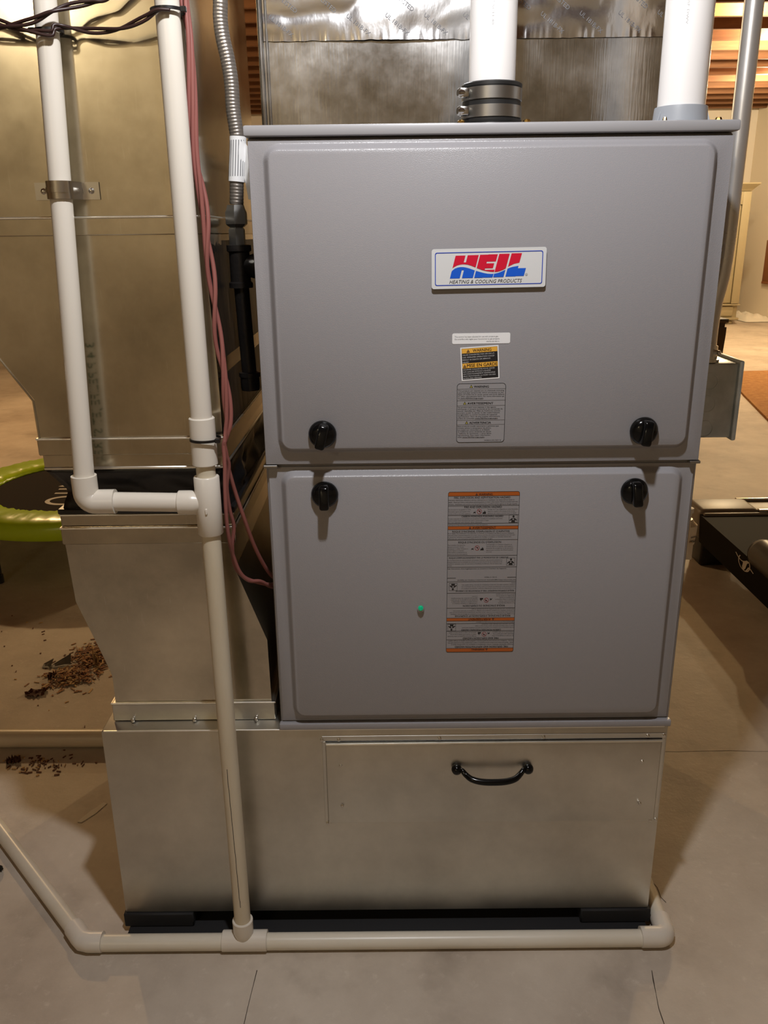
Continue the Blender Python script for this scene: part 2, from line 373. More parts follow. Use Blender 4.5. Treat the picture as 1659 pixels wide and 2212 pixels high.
# ------------------------------------------------------------------ furnace
W = 0.622
F = thing('furnace', 'tall grey painted gas furnace cabinet with two embossed doors standing on the sheet metal plenum', 'furnace', (W/2, 0, 0.4085))
bm = bmesh.new()
add_box(bm, 0.001, W-0.001, 0.004, 0.72, 0.4085, 1.274, bev=0.002, seg=1)
obj('cabinet', bm, M_GREY, F, smooth=40)
bm = bmesh.new()
add_box(bm, -0.002, W+0.002, -0.012, 0.72, 1.2745, 1.2875, bev=0.003)
obj('lid', bm, M_LID, F, smooth=40)
bm = bmesh.new()
add_box(bm, 0.0, W, -0.008, 0.004, 0.4085, 0.4195, bev=0.002)
obj('bottom_rail', bm, M_GREY, F, smooth=40)
def door(name, x0, x1, z0, z1, yf, ex0, ex1, ez0, ez1, ye, slope=0.0100, rad=0.022):
    """pressed steel door: flat flange at yf, rounded raised panel at ye"""
    bm = bmesh.new(); n = 8
    def ring(inset, y, r):
        pts = rrect(ex0+inset, ez0+inset, ex1-inset, ez1-inset, max(r-inset, 0.004), n)
        return [bm.verts.new((x, y, z)) for x, z in pts]
    prof = []
    K = 8
    for k in range(K+1):
        t = k/K; s = t*t*(3-2*t); prof.append((slope*t, yf+(ye-yf)*s))
    rings = [ring(i, y, rad) for i, y in prof]
    for a, b in zip(rings, rings[1:]):
        for k in range(len(a)):
            bm.faces.new((a[k], a[(k+1) % len(a)], b[(k+1) % len(b)], b[k]))
    bm.faces.new(rings[-1])
    oc = [(x1, z0), (x1, z1), (x0, z1), (x0, z0)]
    ov = [bm.verts.new((x, yf, z)) for x, z in oc]; bv = [bm.verts.new((x, 0.0038, z)) for x, z in oc]
    R0 = rings[0]; N = n+1
    for c in range(4):
        seg = R0[c*N:(c+1)*N]
        for k in range(n): bm.faces.new((ov[c], seg[k], seg[k+1]))
        nx = R0[((c+1)*N) % len(R0)]
        bm.faces.new((ov[c], seg[-1], nx, ov[(c+1) % 4]))
    es = []
    for c in range(4):
        bm.faces.new((ov[c], ov[(c+1) % 4], bv[(c+1) % 4], bv[c])); 
        es.append(bm.edges.get((ov[c], ov[(c+1) % 4])))
    bmesh.ops.bevel(bm, geom=es, offset=0.0016, segments=2, affect='EDGES', profile=0.5)
    return obj(name, bm, M_GREY, F, smooth=35)
D1 = door('upper_door', 0.0025, W-0.0035, 0.846, 1.2695, -0.008, 0.0205, 0.6005, 0.8625, 1.2665, -0.020)
D2 = door('lower_door', 0.0045, W-0.0055, 0.4215, 0.8405, 0.000, 0.0210, 0.6020, 0.4285, 0.8370, -0.012)
for o, s in ((D1, 'upper grey embossed furnace door'), (D2, 'lower grey embossed furnace door')): plabel(o, s)
def knob(x, z, yb, rot, par):
    bm = bmesh.new()
    add_lathe(bm, (x, yb+0.001, z), (0, -1, 0), [(0, 0.0170), (0.002, 0.0190), (0.005, 0.0197), (0.009, 0.0184), (0.0128, 0.0147), (0.0152, 0.0090), (0.0160, 0)], 32)
    b2 = bmesh.new()
    add_box(b2, -0.0068, 0.0068, -0.0285, -0.006, -0.0172, 0.0172, bev=0.0035, seg=3)
    for v in b2.verts:   # the grip rises from the back edge and dips before its pointer end
        if v.co.y < -0.018: v.co.y += 0.006*max(0, (v.co.z)/0.017)**2
    bmesh.ops.rotate(b2, verts=b2.verts, cent=(0, 0, 0), matrix=Matrix.Rotation(rot, 3, 'Y'))
    bmesh.ops.translate(b2, verts=b2.verts, vec=(x, yb, z))
    me = bpy.data.meshes.new('tmp'); b2.to_mesh(me); b2.free(); bm.from_mesh(me); bpy.data.meshes.remove(me)
    o = obj('door_knob', bm, M_BLACK, par, smooth=40); return o
knob(0.086, 0.893, -0.020, math.radians(14), D1); knob(0.532, 0.893, -0.020, math.radians(8), D1)
knob(0.0855, 0.803, -0.012, 0, D2); knob(0.5285, 0.803, -0.012, math.radians(-4), D2)
for x0, x1 in ((-0.001, 0.019), (0.606, 0.621)):
    bm = bmesh.new(); add_box(bm, x0, x1, -0.010, 0.002, 0.8412, 0.8452, bev=0.0008, seg=1); obj('door_clip', bm, M_DARKSTEEL, F)
# sight glass with the green lamp behind
bm = bmesh.new(); add_lathe(bm, (0.2235, -0.0118, 0.620), (0, -1, 0), [(0, 0.0052), (0.003, 0.0052), (0.0048, 0.004), (0.0055, 0)], 20)
L1 = obj('sight_glass', bm, M_LENS, F, smooth=40)
bm = bmesh.new(); add_lathe(bm, (0.2235, -0.0150, 0.6232), (0, -1, 0), [(0, 0.0040), (0.0025, 0.0037), (0.004, 0.0026), (0.0046, 0)], 16)
plabel(obj('indicator_lamp', bm, M_GREENLED, L1, smooth=40), 'green glowing indicator lamp')

# ---- badge with the maker's name
BS = (0.385-0.236)/(1281-62)     # label unit -> metres
BR = math.radians(0.55)
def fn_badge(x, y, d):
    lx = (x-672)*BS; lz = -(y-288)*BS*1.0
    return (0.3105+lx*math.cos(BR)-lz*math.sin(BR), -0.0201-d, 1.1125+lx*math.sin(BR)+lz*math.cos(BR))
badge = plate('name_badge', fn_badge, rrect(62, 84, 1282, 494, 26, 6), 0.0048, [M_BADGE, M_BADGEE], F, 1)
plabel(badge, 'white name badge with blue border, red and blue lettering')
def fb(x, y, d): return fn_badge(x, y, 0.0048+d)
P = Print(fb, 0.00025)
o1 = rrect(98, 120, 1246, 462, 22, 6); o2 = rrect(107, 129, 1237, 453, 16, 6)
for k in range(len(o1)): P.poly([o1[k], o1[(k+1) % len(o1)], o2[(k+1) % len(o2)], o2[k]], M_BLUEL)
def interp(T, x):
    if x <= T[0][0]: return T[0][1]
    for (a, b), (c, d) in zip(T, T[1:]):
        if x <= c: t = (x-a)/(c-a); return b+(d-b)*t
    return T[-1][1]
redb = [(270, 292), (300, 272), (330, 256), (360, 248), (390, 244), (420, 244), (450, 249), (485, 260), (520, 274), (560, 291), (600, 306), (645, 318), (690, 325), (725, 328), (760, 327), (795, 319), (830, 305), (880, 277), (940, 250), (1010, 237)]
blut = [(262, 330), (285, 305), (310, 286), (340, 276), (370, 272), (400, 273), (430, 278), (465, 288), (500, 301), (540, 315), (580, 327), (620, 338), (660, 346), (700, 349), (740, 346), (770, 340), (800, 330), (830, 317), (860, 303), (890, 291), (920, 282), (980, 273), (1100, 273)]
def unslant(u, y): return u+(388-y)*0.2575
def letter(u0, y0, u1, y1, lf=1.0):
    """one slanted slab of a letter, cut by the white wave into a red top and a blue foot"""
    quad = [(unslant(u0, y0), y0), (unslant(u1, y0), y0), (unslant(u1, y1), y1), (unslant(u0, y1), y1)]
    xa, xb = min(p[0] for p in quad), max(p[0] for p in quad); n = max(4, int((xb-xa)/3))
    def span(x):
        ys = []
        for (a, b), (c, d) in zip(quad, quad[1:]+quad[:1]):
            if abs(c-a) < 1e-6:
                if abs(x-a) < 1e-3: ys += [b, d]
            elif min(a, c)-1e-6 <= x <= max(a, c)+1e-6: ys.append(b+(d-b)*(x-a)/(c-a))
        return (min(ys), max(ys)) if ys else None
    for k in range(n):
        x, X = xa+(xb-xa)*k/n, xa+(xb-xa)*(k+1)/n; s, S = span(x), span(X)
        if not s or not S: continue
        a, A, b, B = s[0], S[0], min(s[1], interp(redb, x)), min(S[1], interp(redb, X))
        if b > a or B > A: P.poly([(x, a), (X, A), (X, max(B, A)), (x, max(b, a))], M_RED, lf)
        a, A, b, B = max(s[0], interp(blut, x)), max(S[0], interp(blut, X)), s[1], S[1]
        if b > a or B > A: P.poly([(x, min(a, b)), (X, min(A, B)), (X, B), (x, b)], M_BLUE, lf)
LQ = 0
for q in ((257, 155, 362, 388), (359, 225, 388, 304), (385, 153, 502, 386),          # H
          (516, 151, 606, 386), (603, 149, 703, 222), (603, 240, 690, 290), (603, 306, 712, 385),   # E
          (718, 146, 828, 383),                                                     # I
          (848, 143, 958, 380), (955, 296, 1044, 377)):                             # L
    letter(*q, 1.0+0.25*(LQ % 4)); LQ += 1
P.disc(1075, 362, 13, M_GINK); P.disc(1075, 362, 10, M_BADGE, 1.4); P.text('R', 1069, 369, 1081, 13, M_GINK, lift=1.8)
P.text('HEATING & COOLING PRODUCTS', 252, 442, 1030, 38, M_INK, 0.0, 0.28)
P.done('badge_print', badge)

# ---- stickers on the upper door (label units = measured on the sticker)
K4 = (0.3385-0.272)/(842-331)
def flat(x0, z0, k, y, rot=0.0, kz=None):
    kz = kz or k
    def fn(u, v, d):
        a = u*k; b = -v*kz
        return (x0+a*math.cos(rot)-b*math.sin(rot), y-d, z0+a*math.sin(rot)+b*math.cos(rot))
    return fn
fn = flat(0.2645, 1.0285, K4, -0.0201, math.radians(0.3))
st = plate('propane_sticker', fn, rrect(0, 0, 598, 108, 16), 0.0003, M_WHITE, F); plabel(st, 'white rounded sticker with fine grey print')
P = Print(lambda u, v, d: fn(u, v, 0.0003+d), 0.00015)
P.text('This control has been adjusted for use with propane gas.', 24, 42, 475, 15, M_GINK)
P.text('Ce contrôle a été réglée pour fonctionner au gas propane.', 24, 66, 490, 15, M_GINK)
P.text('346700-202 REV A', 352, 92, 486, 12, M_GINK)
P.done('sticker_print', st)
def tri(P, x, y, s, m=M_BROWNINK, m2=M_YEL, flip=False, lift=1.0):
    P.poly([(x, y), (x+s, y), (x+s/2, y-s*0.95)], m, lift, flip)
    P.rect(x+s*0.46, y-s*0.62, x+s*0.54, y-s*0.28, m2, lift*1.6, flip); P.rect(x+s*0.46, y-s*0.2, x+s*0.54, y-s*0.1, m2, lift*1.6, flip)
fn2 = flat(0.2755, 1.0095, K4, -0.0201, math.radians(3.6))
st = plate('orange_warning_sticker', fn2, [(0, 0), (396, 0), (396, 346), (0, 346)], 0.0003, M_WHITE, F); plabel(st, 'small black and orange warning sticker with white edge')
P = Print(lambda u, v, d: fn2(u, v, 0.0003+d), 0.00015)
P.rect(12, 12, 384, 334, M_INK, 0.6)
P.rect(14, 14, 382, 62, M_YEL, 1.2); P.rect(14, 166, 382, 216, M_YEL, 1.2)
tri(P, 62, 56, 36, M_BROWNINK, M_YEL, lift=2); P.text('WARNING', 128, 54, 320, 32, M_BROWNINK, 0.012, lift=2)
tri(P, 20, 210, 36, M_BROWNINK, M_YEL, lift=2); P.text('MISE EN GARDE', 62, 208, 378, 36, M_BROWNINK, 0.012, lift=2)
for i, (t, x1) in enumerate((('VALVE CONVERTED FOR USE ON L.P.', 352), ('GAS. IMPROPER OPERATION COULD', 350), ('RESULT IN DEATH OR SERIOUS', 306), ('INJURY', 84))):
    P.text(t, 20, 86+i*25, x1, 14, M_WINK, lift=2)
for i, (t, x1) in enumerate((('SOUPAPE CONVERTIE POUR USAGE', 348), ('SUR GAZ DE PÉTROLE LIQUÉFIÉ', 306), ('UN FONCTIONNEMENT INAPPROPRIÉ', 352), ('PEUT PROVOQUER LA MORT OU DES', 356), ('BLESSURES GRAVES', 210))):
    P.text(t, 20, 238+i*22.5, x1, 13, M_WINK, lift=2)
P.done('sticker_print', st)

fn3 = flat(0.272, 0.9612, K4, -0.0201, math.radians(0.15), kz=(0.961-0.8785)/643)
st = plate('prop_warning_label', fn3, rrect(0, 0, 514, 646, 34), 0.0002, M_LABGREY, F); plabel(st, 'grey rounded label with black outline and three warning paragraphs')
P = Print(lambda u, v, d: fn3(u, v, 0.0002+d), 0.00015)
a, b = rrect(0, 0, 514, 646, 34), rrect(5, 5, 509, 641, 30)
for k in range(len(a)): P.poly([a[k], a[(k+1) % len(a)], b[(k+1) % len(b)], b[k]], M_INK)
for yy in (60, 184, 240, 398, 448): P.rect(4, yy, 510, yy+3, M_INK)
for x, y, t, x1 in ((138, 48, 'WARNING', 334), (72, 228, 'AVERTISSEMENT', 386), (96, 440, 'ADVERTENCIA', 366)):
    tri(P, x-6, y, 36, M_INK, M_YTRI, lift=1)
    P.poly([(x+1, y-4), (x+23, y-4), (x+12, y-25)], M_YTRI, 1.4); P.rect(x+10.5, y-19, x+13.5, y-8, M_INK, 1.8)
    P.text(t, x+40, y, x1, 25, M_INK, 0.02)
en = ['This product can expose you to chemicals including', 'Lead and lead compounds, which are known to the', 'State of California to cause cancer and birth defects', 'or other reproductive harm. For more information go', 'to www.P65Warnings.ca.gov']
fr = ['Ce produit peut vous exposer à des agents', 'chimiques, y compris le plomb et les composés de', "plomb, identifiés par l'État de Californie comme", 'pouvant causer le cancer et des malformations', "congénitales ou autres troubles de l'appareil", 'reproducteur. Pour de plus amples informations,', 'prière de consulter www.P65Warnings.ca.gov']
es = ['Este producto puede exponerle a químicos que', 'incluyen plomo y compuestos de plomo,', 'los cuales son conocidos en el Estado', 'de California como causantes de cáncer', 'y defectos de nacimiento, u otros daños', 'reproductivos. Para mayor información,', 'visite www.P65Warnings.ca.gov']
for L_, y0, dy, ws in ((en, 86, 20.2, (496, 490, 498, 500, 280)), (fr, 264, 20.2, (415, 486, 460, 455, 430, 462, 438)), (es, 472, 20.0, (450, 372, 356, 372, 372, 366, 302))):
    for i, t in enumerate(L_): P.text(t, 12, y0+i*dy, ws[i], 13.5, M_INK, 0.006)
P.rect(30, 170, 280, 172, M_INK); P.rect(192, 388, 438, 390, M_INK); P.rect(64, 595, 302, 597, M_INK)
P.text('343834-202 REV B', 300, 630, 478, 13, M_INK)
P.done('label_print', st)

# ---- long warning label on the lower door: lower half repeats the upper half upside down
KX = (0.3655-0.2625)/(1326-400); KZ = (0.8045-0.5475)/(2130-62)
def fn4(u, v, d): return (0.2625+u*KX, -0.0121-d, 0.8040-v*KZ)
LW, LH = 926, 2068
st = plate('long_hazard_label', fn4, rrect(0, 0, LW, LH, 26), 0.0002, M_LABGREY, F); plabel(st, 'long grey label with orange bars, hazard text and pictograms, bottom half printed upside down')
P = Print(lambda u, v, d: fn4(u, v, 0.0002+d), 0.00015)
def half(fl):
    R = lambda *a, **k: P.rect(*a, flip=fl, **k); T = lambda *a, **k: P.text(*a, flip=fl, **k)
    P.poly([(2, 52), (2, 20), (8, 8), (22, 2), (LW-22, 2), (LW-8, 8), (LW-2, 20), (LW-2, 52)], M_ORG, 0.8, fl)
    R(2, 424, LW-2, 460, M_ORG, lift=0.8)
    for yy in (50, 168, 284, 386, 420, 460, 592, 790, 938): R(2, yy, LW-2, yy+5, M_INK)
    P.line([(24, 2), (LW-24, 2)], 5, M_INK, 1.2, fl)
    tri(P, 352, 46, 34, M_BROWNINK, M_ORG, flip=fl, lift=1.4); T('WARNING', 396, 46, 574, 27, M_BROWNINK, 0.02, lift=1.6)
    T('FIRE, EXPLOSION AND ASPHYXIATION HAZARD', 78, 84, 806, 25, M_INK, 0.012)
    for i, (t, x1) in enumerate((('Improper adjustment, alteration, service, maintenance or installation can cause serious injury or', 860), ("death.  Read and follow instructions and precautions in User's Information Manual provided with this", 902), ('furnace.  Installation and service must be performed by a qualified service agency or the gas supplier.', 904))):
        T(t, 8, 108+i*25, x1, 14, M_INK, 0.004)
    T('FIRE AND EXPLOSION HAZARD', 212, 200, 700, 25, M_INK, 0.012)
    for i, t in enumerate(('Do not store or use gasoline or other', 'flammable vapors and liquids in the', 'vicinity of this or any other appliance.')): T(t, 8, 224+i*25, (302, 288, 296)[i], 13, M_INK)
    for i, t in enumerate(('Storage of or use of gasoline or other flammable', 'vapors or liquids in the vicinity of this or any', 'appliance can result in serious injury or death.')): T(t, 516, 222+i*24, (908, 870, 892)[i], 13, M_INK)
    T('CARBON MONOXIDE POISONING HAZARD', 180, 312, 722, 23, M_INK, 0.012)
    for i, t in enumerate(("Provide combustion air and ventilation air as required in manufacturer's installation instructions.", 'Failure to follow these instructions can result in serious injury or death.', 'Do not operate with blower door removed.')): T(t, 8, 336+i*23, (716, 536, 448)[i], 13, M_INK)
    T('Lighting/operating instructions can be found inside the appliance.', 8, 410, 524, 13, M_INK)
    tri(P, 276, 456, 34, M_BROWNINK, M_ORG, flip=fl, lift=1.4); T('AVERTISSEMENT', 324, 456, 630, 28, M_BROWNINK, 0.012, lift=1.6)
    T("RISQUE D'INCENDIE, D'EXPLOSION ET D'ASPHYXIE", 62, 500, 812, 24, M_INK, 0.008)
    for i, t in enumerate(("Si un réglage, une modification, une réparation, un entretien ou l'installation est effectué de façon inadéquate,", 'cela peut causer de graves blessures ou la mort. Lire et suivre les instructions et les précautions fournies dans', "le manuel de l'utilisateur accompagnant cet appareil de chauffage. L'installation et l'entretien doivent être", 'effectués par une entreprise qualifiée ou le fournisseur de gaz.')): T(t, 8, 518+i*22.5, (874, 884, 838, 590)[i], 12.5, M_INK)
    T("RISQUE D'INCENDIE OU D'EXPLOSION", 144, 636, 706, 25, M_INK, 0.008)
    for i, t in enumerate(('Peut entraîner des blessures', 'graves ou la mort. Ne pas', "entreposer ni utiliser d'essence ni", 'autres vapeurs ou liquides', 'inflammables à proximité de cet', 'appareil ou de tout autre appareil.')): T(t, 8, 664+i*23, (232, 218, 272, 216, 258, 266)[i], 12.5, M_INK)
    for i, t in enumerate(("L'entreposage ou l'utilisation d'essence ou", "d'autres vapeurs ou liquides inflammables à", 'proximité de cet appareil ou de tout autre', 'appareil peut entraîner des blessures graves', 'ou la mort.')): T(t, 512, 660+i*23, (850, 862, 868, 866, 590)[i], 12.5, M_INK)
    T("RISQUE D'EMPOISONNEMENT PAR LE MONOXYDE DE CARBONE", 24, 830, 808, 22, M_INK, 0.006)
    for i, t in enumerate(('Si ce compartiment ne reste pas fermé, sauf pendant l\'entretien, cela pourrait conduire à un', "empoisonnement par le monoxyde de carbone ou la mort. Fournir l'air de combustion et de", "ventilation nécessaire selon les instructions d'installation du fabricant. Ne pas opérer sans", 'enlevée.')): T(t, 8, 856+i*23, (730, 728, 726, 66)[i], 12.5, M_INK)
    T("Les instructions d'allumage/opération se trouvent à l'intérieur de l'appareil.", 8, 966, 790, 14, M_INK, 0.004)
    for cy, cx in ((242, 408), (696, 392)):     # fuel, no-flame roundel, fire
        P.disc(cx, cy, 32, M_REDINK, 1, fl); P.disc(cx, cy, 26, M_LABGREY, 1.4, fl)
        P.poly([(cx-16, cy-8), (cx+6, cy-14), (cx+16, cy+2), (cx+4, cy+8), (cx-6, cy)], M_INK, 1.8, fl)
        P.line([(cx-20, cy-20), (cx+20, cy+20)], 5, M_REDINK, 2.2, fl)
        P.poly([(cx-80, cy+30), (cx-70, cy), (cx-60, cy+10), (cx-50, cy-8), (cx-46, cy+30), (cx-56, cy+18), (cx-68, cy+18)], M_INK, 1, fl)
        P.poly([(cx+40, cy+30), (cx+52, cy+4), (cx+60, cy+12), (cx+70, cy-14), (cx+76, cy+6), (cx+84, cy-2), (cx+88, cy+30)], M_INK, 1, fl)
    for y0, x0 in ((288, 796), (826, 786)):   # figure gasping
        R(x0, y0, x0+112, y0+96, M_INK); R(x0+4, y0+4, x0+108, y0+92, M_LABGREY, lift=1.4)
        P.poly([(x0+44, y0+18), (x0+58, y0+4), (x0+74, y0+14), (x0+70, y0+32), (x0+52, y0+34)], M_INK, 1.8, fl)
        P.poly([(x0+8, y0+64), (x0+34, y0+42), (x0+80, y0+40), (x0+104, y0+62), (x0+96, y0+72), (x0+78, y0+60), (x0+82, y0+90), (x0+32, y0+90), (x0+36, y0+60), (x0+14, y0+76)], M_INK, 1.8, fl)
        P.disc(x0+57, y0+56, 10, M_LABGREY, 2.4, fl)
half(False); half(lambda p: (LW-p[0], LH-p[1]))
P.rect(0, 1076, 118, 1082, M_INK); P.rect(LW-122, 1072, LW, 1078, M_INK)
P.text('337806-101 REV B', 500, 1078, 662, 14, M_INK)
a, b = rrect(0, 0, LW, LH, 26), rrect(5, 5, LW-5, LH-5, 22)
for k in range(len(a)): P.poly([a[k], a[(k+1) % len(a)], b[(k+1) % len(b)], b[k]], M_INK, 1.6)
P.done('label_print', st)

# ------------------------------------------------------------------ base plenum
PX0, PX1, PZ0, PZ1 = -0.288, 0.621, 0.0405, 0.4045
BP = thing('base_plenum', 'low wide galvanised sheet metal box under the furnace with access panel', 'duct', ((PX0+PX1)/2, 0, PZ0))
obj('plenum_shell', add_box(bmesh.new(), PX0, PX1, 0.0, 0.70, PZ0, PZ1, bev=0.0022, seg=2), M_GALVP, BP, smooth=30)
bm = bmesh.new(); add_box(bm, PX0+0.004, PX1-0.006, -0.0008, 0.002, PZ1-0.0015, PZ1+0.0012, bev=0.0005, seg=1)
obj('top_hem', bm, M_TRIM, BP)
# frame strips round the opening
bm = bmesh.new()
for d in ((0.066, 0.618, -0.0012, 0.0005, 0.3825, 0.3925), (0.066, 0.0715, -0.0012, 0.0005, 0.226, 0.3825), (0.6125, 0.618, -0.0012, 0.0005, 0.226, 0.3825), (0.0755, 0.618, -0.0010, 0.0005, 0.2225, 0.2275)):
    add_box(bm, *d, bev=0.0004, seg=1)
obj('opening_frame', bm, M_GALVP, BP)
bm = bmesh.new()
add_box(bm, 0.0725, 0.6115, -0.0045, 0.0003, 0.2275, 0.3785, bev=0.0012, seg=2)
AP = obj('access_panel', bm, M_GALVP, BP, smooth=30)
bm = bmesh.new(); add_tube(bm, [(0.0725, -0.0050, 0.3795), (0.6115, -0.0050, 0.3805)], 0.0018, 8); obj('panel_hem', bm, M_TRIM, AP, smooth=40)
obj('panel_gap', add_box(bmesh.new(), 0.0715, 0.6125, -0.0016, 0.0002, 0.3815, 0.3838), M_IRON, AP)
def screw(x, z, y, r, par, m=M_STEEL):
    bm = bmesh.new(); add_lathe(bm, (x, y, z), (0, -1, 0), [(0, r*1.35), (0.0006, r*1.3), (0.001, r), (0.0028, r*0.95), (0.0033, r*0.6), (0.0034, 0)], 8)
    return obj('screw', bm, m, par, smooth=30)
for x, z in ((0.095, 0.340), (0.583, 0.342), (0.0955, 0.262), (0.586, 0.261)): screw(x, z, -0.0043, 0.0022, AP)
for x, z in ((0.066, 0.386), (0.093, 0.3865), (0.255, 0.3873), (0.422, 0.3875), (0.589, 0.3880), (0.615, 0.389), (0.070, 0.2255), (0.607, 0.2255), (0.616, 0.2265)): screw(x, z, -0.001, 0.0024, BP)
# bail handle
bm = bmesh.new()
c0, c1, hz = 0.2845, 0.3955, 0.3355
for x in (c0-0.002, c1+0.002):
    add_lathe(bm, (x, -0.004, hz), (0, -1, 0), [(0, 0.0050), (0.003, 0.0078), (0.008, 0.0088), (0.013, 0.0075), (0.016, 0.004), (0.017, 0)], 20)
pts = [(c0, -0.010, hz), (c0+0.006, -0.016, hz+0.001), (c0+0.012, -0.021, hz-0.004), (c0+0.021, -0.028, hz-0.0075), (c0+0.036, -0.032, hz-0.0095), ((c0+c1)/2, -0.033, hz-0.010),
       (c1-0.036, -0.032, hz-0.0095), (c1-0.021, -0.028, hz-0.0075), (c1-0.012, -0.021, hz-0.004), (c1-0.006, -0.016, hz+0.001), (c1, -0.010, hz)]
cp = cat_rom(pts, 5); n = len(cp)
add_tube(bm, cp, [0.0028+0.0026*math.sin(math.pi*k/(n-1))**0.7 for k in range(n)], 12)
obj('handle', bm, M_BLACK, AP, smooth=50)

# feet and boards under the plenum
tag(box('dark_underlay', (-0.283, 0.618, -0.0215, 0.70, 0.0, 0.0122), M_FOAM, bev=0.002), 'thin black layer added to darken the lit floor under the foam pads', 'mat')  # black layer added to darken the lit floor strip beneath the plenum
for x0, x1, y0, lab in ((-0.291, -0.170, -0.004, 'black foam pad under the left front corner of the plenum'), (0.504, 0.625, -0.004, 'black foam pad under the right front corner of the plenum'),
                    (-0.288, -0.17, 0.56, 'black foam pad under the left rear corner of the plenum'), (0.504, 0.62, 0.56, 'black foam pad under the right rear corner of the plenum')):
    bm = bmesh.new(); add_box(bm, x0, x1, y0, y0+0.12, 0.0125, 0.0400, bev=0.002, seg=1)
    tag(obj('foam_pad', bm, M_FOAM, smooth=40), lab, 'pad', 'foam pads under the plenum')
tag(box('support_board', (-0.165, 0.498, 0.035, 0.12, 0.0125, 0.0385), M_BOARD, bev=0.002), 'dark wooden board between the foam pads under the plenum', 'board')

# ------------------------------------------------------------------ ducts on the left
def loft(levels, nx=1, jitter=None, caps=True):
    """levels: (z, xl, xr, yf, yb) -> closed shell with rectangular sections"""
    bm = bmesh.new(); rings = []
    for z, xl, xr, yf, yb in levels:
        rg = []
        def add(x, y): 
            v = Vector((x, y, z)); 
            if jitter: v += jitter(v)
            rg.append(bm.verts.new(v))
        for k in range(nx): add(xl+(xr-xl)*k/nx, yf)
        for k in range(nx): add(xr, yf+(yb-yf)*k/nx)
        for k in range(nx): add(xr+(xl-xr)*k/nx, yb)
        for k in range(nx): add(xl, yb+(yf-yb)*k/nx)
        rings.append(rg)
    for a, b in zip(rings, rings[1:]):
        for k in range(len(a)): bm.faces.new((a[k], a[(k+1) % len(a)], b[(k+1) % len(b)], b[k]))
    if caps: bm.faces.new(rings[0][::-1]); bm.faces.new(rings[-1])
    return bm
def band(name, z0, z1, xl, xr, yf, yb, e, m, par, hem=None):
    bm = bmesh.new()
    add_box(bm, xl-e, xr+e, yf-e, yb+e, z0, z1, bev=0.0012, seg=1)
    o = obj(name, bm, m, par, smooth=40)
    if hem is not None:
        c = [(xl-e, yf-e), (xr+e, yf-e), (xr+e, yb+e), (xl-e, yb+e), (xl-e, yf-e)]
        b2 = bmesh.new()
        for (a, b), (c_, d) in zip(c, c[1:]): add_tube(b2, [(a, b, hem), (c_, d, hem)], 0.0016, 8)
        obj('hem', b2, M_TRIM, o, smooth=50)
    return o
LD = thing('lower_duct', 'slanting galvanised duct boot on the left end of the base plenum', 'duct', (-0.15, 0.25, 0.4045))
def bl(T, z):
    for (a, b), (c, d) in zip(T, T[1:]):
        if z <= c: return b+(d-b)*(z-a)/(c-a)
    return T[-1][1]
LT_ = [(0.405, -0.2715), (0.483, -0.269), (0.497, -0.271), (0.623, -0.3075), (0.77, -0.3085)]
RT_ = [(0.405, -0.0165), (0.551, -0.0165), (0.676, -0.057), (0.77, -0.0545)]
YT_ = [(0.405, 0.034), (0.56, 0.026), (0.77, 0.010)]
obj('boot_sheet', loft([(z, bl(LT_, z), bl(RT_, z), bl(YT_, z), 0.50) for z in (0.405, 0.483, 0.497, 0.551, 0.623, 0.676, 0.722, 0.768)]), M_GALV, LD)
band('bottom_collar', 0.4055, 0.438, -0.272, -0.015, 0.033, 0.50, 0.004, M_GALVP, LD, hem=0.4375)
band('upper_collar', 0.722, 0.748, -0.3065, -0.0535, 0.010, 0.50, 0.003, M_GALV, LD, hem=0.7475)
band('top_collar', 0.750, 0.768, -0.3065, -0.0535, 0.011, 0.50, 0.0012, M_GALV, LD, hem=0.7675)
for x, z in ((-0.2435, 0.408), (-0.143, 0.408), (-0.0425, 0.408)):
    bm = bmesh.new(); add_box(bm, x-0.003, x+0.003, 0.022, 0.030, z-0.0025, z+0.005, bev=0.002, seg=2); obj('rivet', bm, M_STEEL, LD, smooth=40)
# black canvas sleeve
def wrk(v):
    t = (v.z-0.768)/(0.843-0.768); s = math.sin(math.pi*min(1, max(0, t)))
    n = noise.noise(Vector((v.x*14+v.y*10, v.y*14, v.z*34)))*0.012 + noise.noise(Vector((v.x*40+v.z*60, v.y*40, v.z*16)))*0.004
    out = Vector((0, 0, 0))
    if v.y < 0.03: out.y += s*(0.012+n)
    if v.x > -0.09: out.x += s*(n*1.2-0.006)
    if v.x < -0.29: out.x += s*(0.010+n*0.4)
    return out
FC = thing('flexible_duct_sleeve', 'black canvas flexible sleeve joining the two galvanised ducts', 'duct sleeve', (-0.18, 0.24, 0.77))
lv = []
for k in range(15):
    t = k/14; lv.append((0.7685+t*(0.8425-0.7685), -0.3065-0.0035*t, -0.0535-0.0015*t, 0.012-0.026*t, 0.50))
obj('sleeve', loft(lv, nx=28, jitter=wrk), M_CANVAS, FC, smooth=True)
band('lower_binding', 0.7695, 0.7775, -0.3065, -0.0535, 0.010, 0.50, 0.0035, M_CANVAS, FC)
UD = thing('return_duct', 'large galvanised return air duct rising on the left behind the drain pipes', 'duct', (-0.25, 0.24, 0.843))
obj('taper_sheet', loft([(0.8435, -0.310, -0.055, -0.015, 0.50), (0.944, -0.311, -0.0545, -0.015, 0.50), (0.980, -0.3345, -0.055, -0.015, 0.50), (1.16, -0.452, -0.0615, -0.015, 0.50)]), M_GALV, UD)
obj('riser_sheet', loft([(1.16, -0.470, -0.0615, -0.015, 0.50), (1.55, -0.470, -0.0650, -0.015, 0.50), (2.69, -0.470, -0.0650, -0.015, 0.50)]), M_GALV, UD)
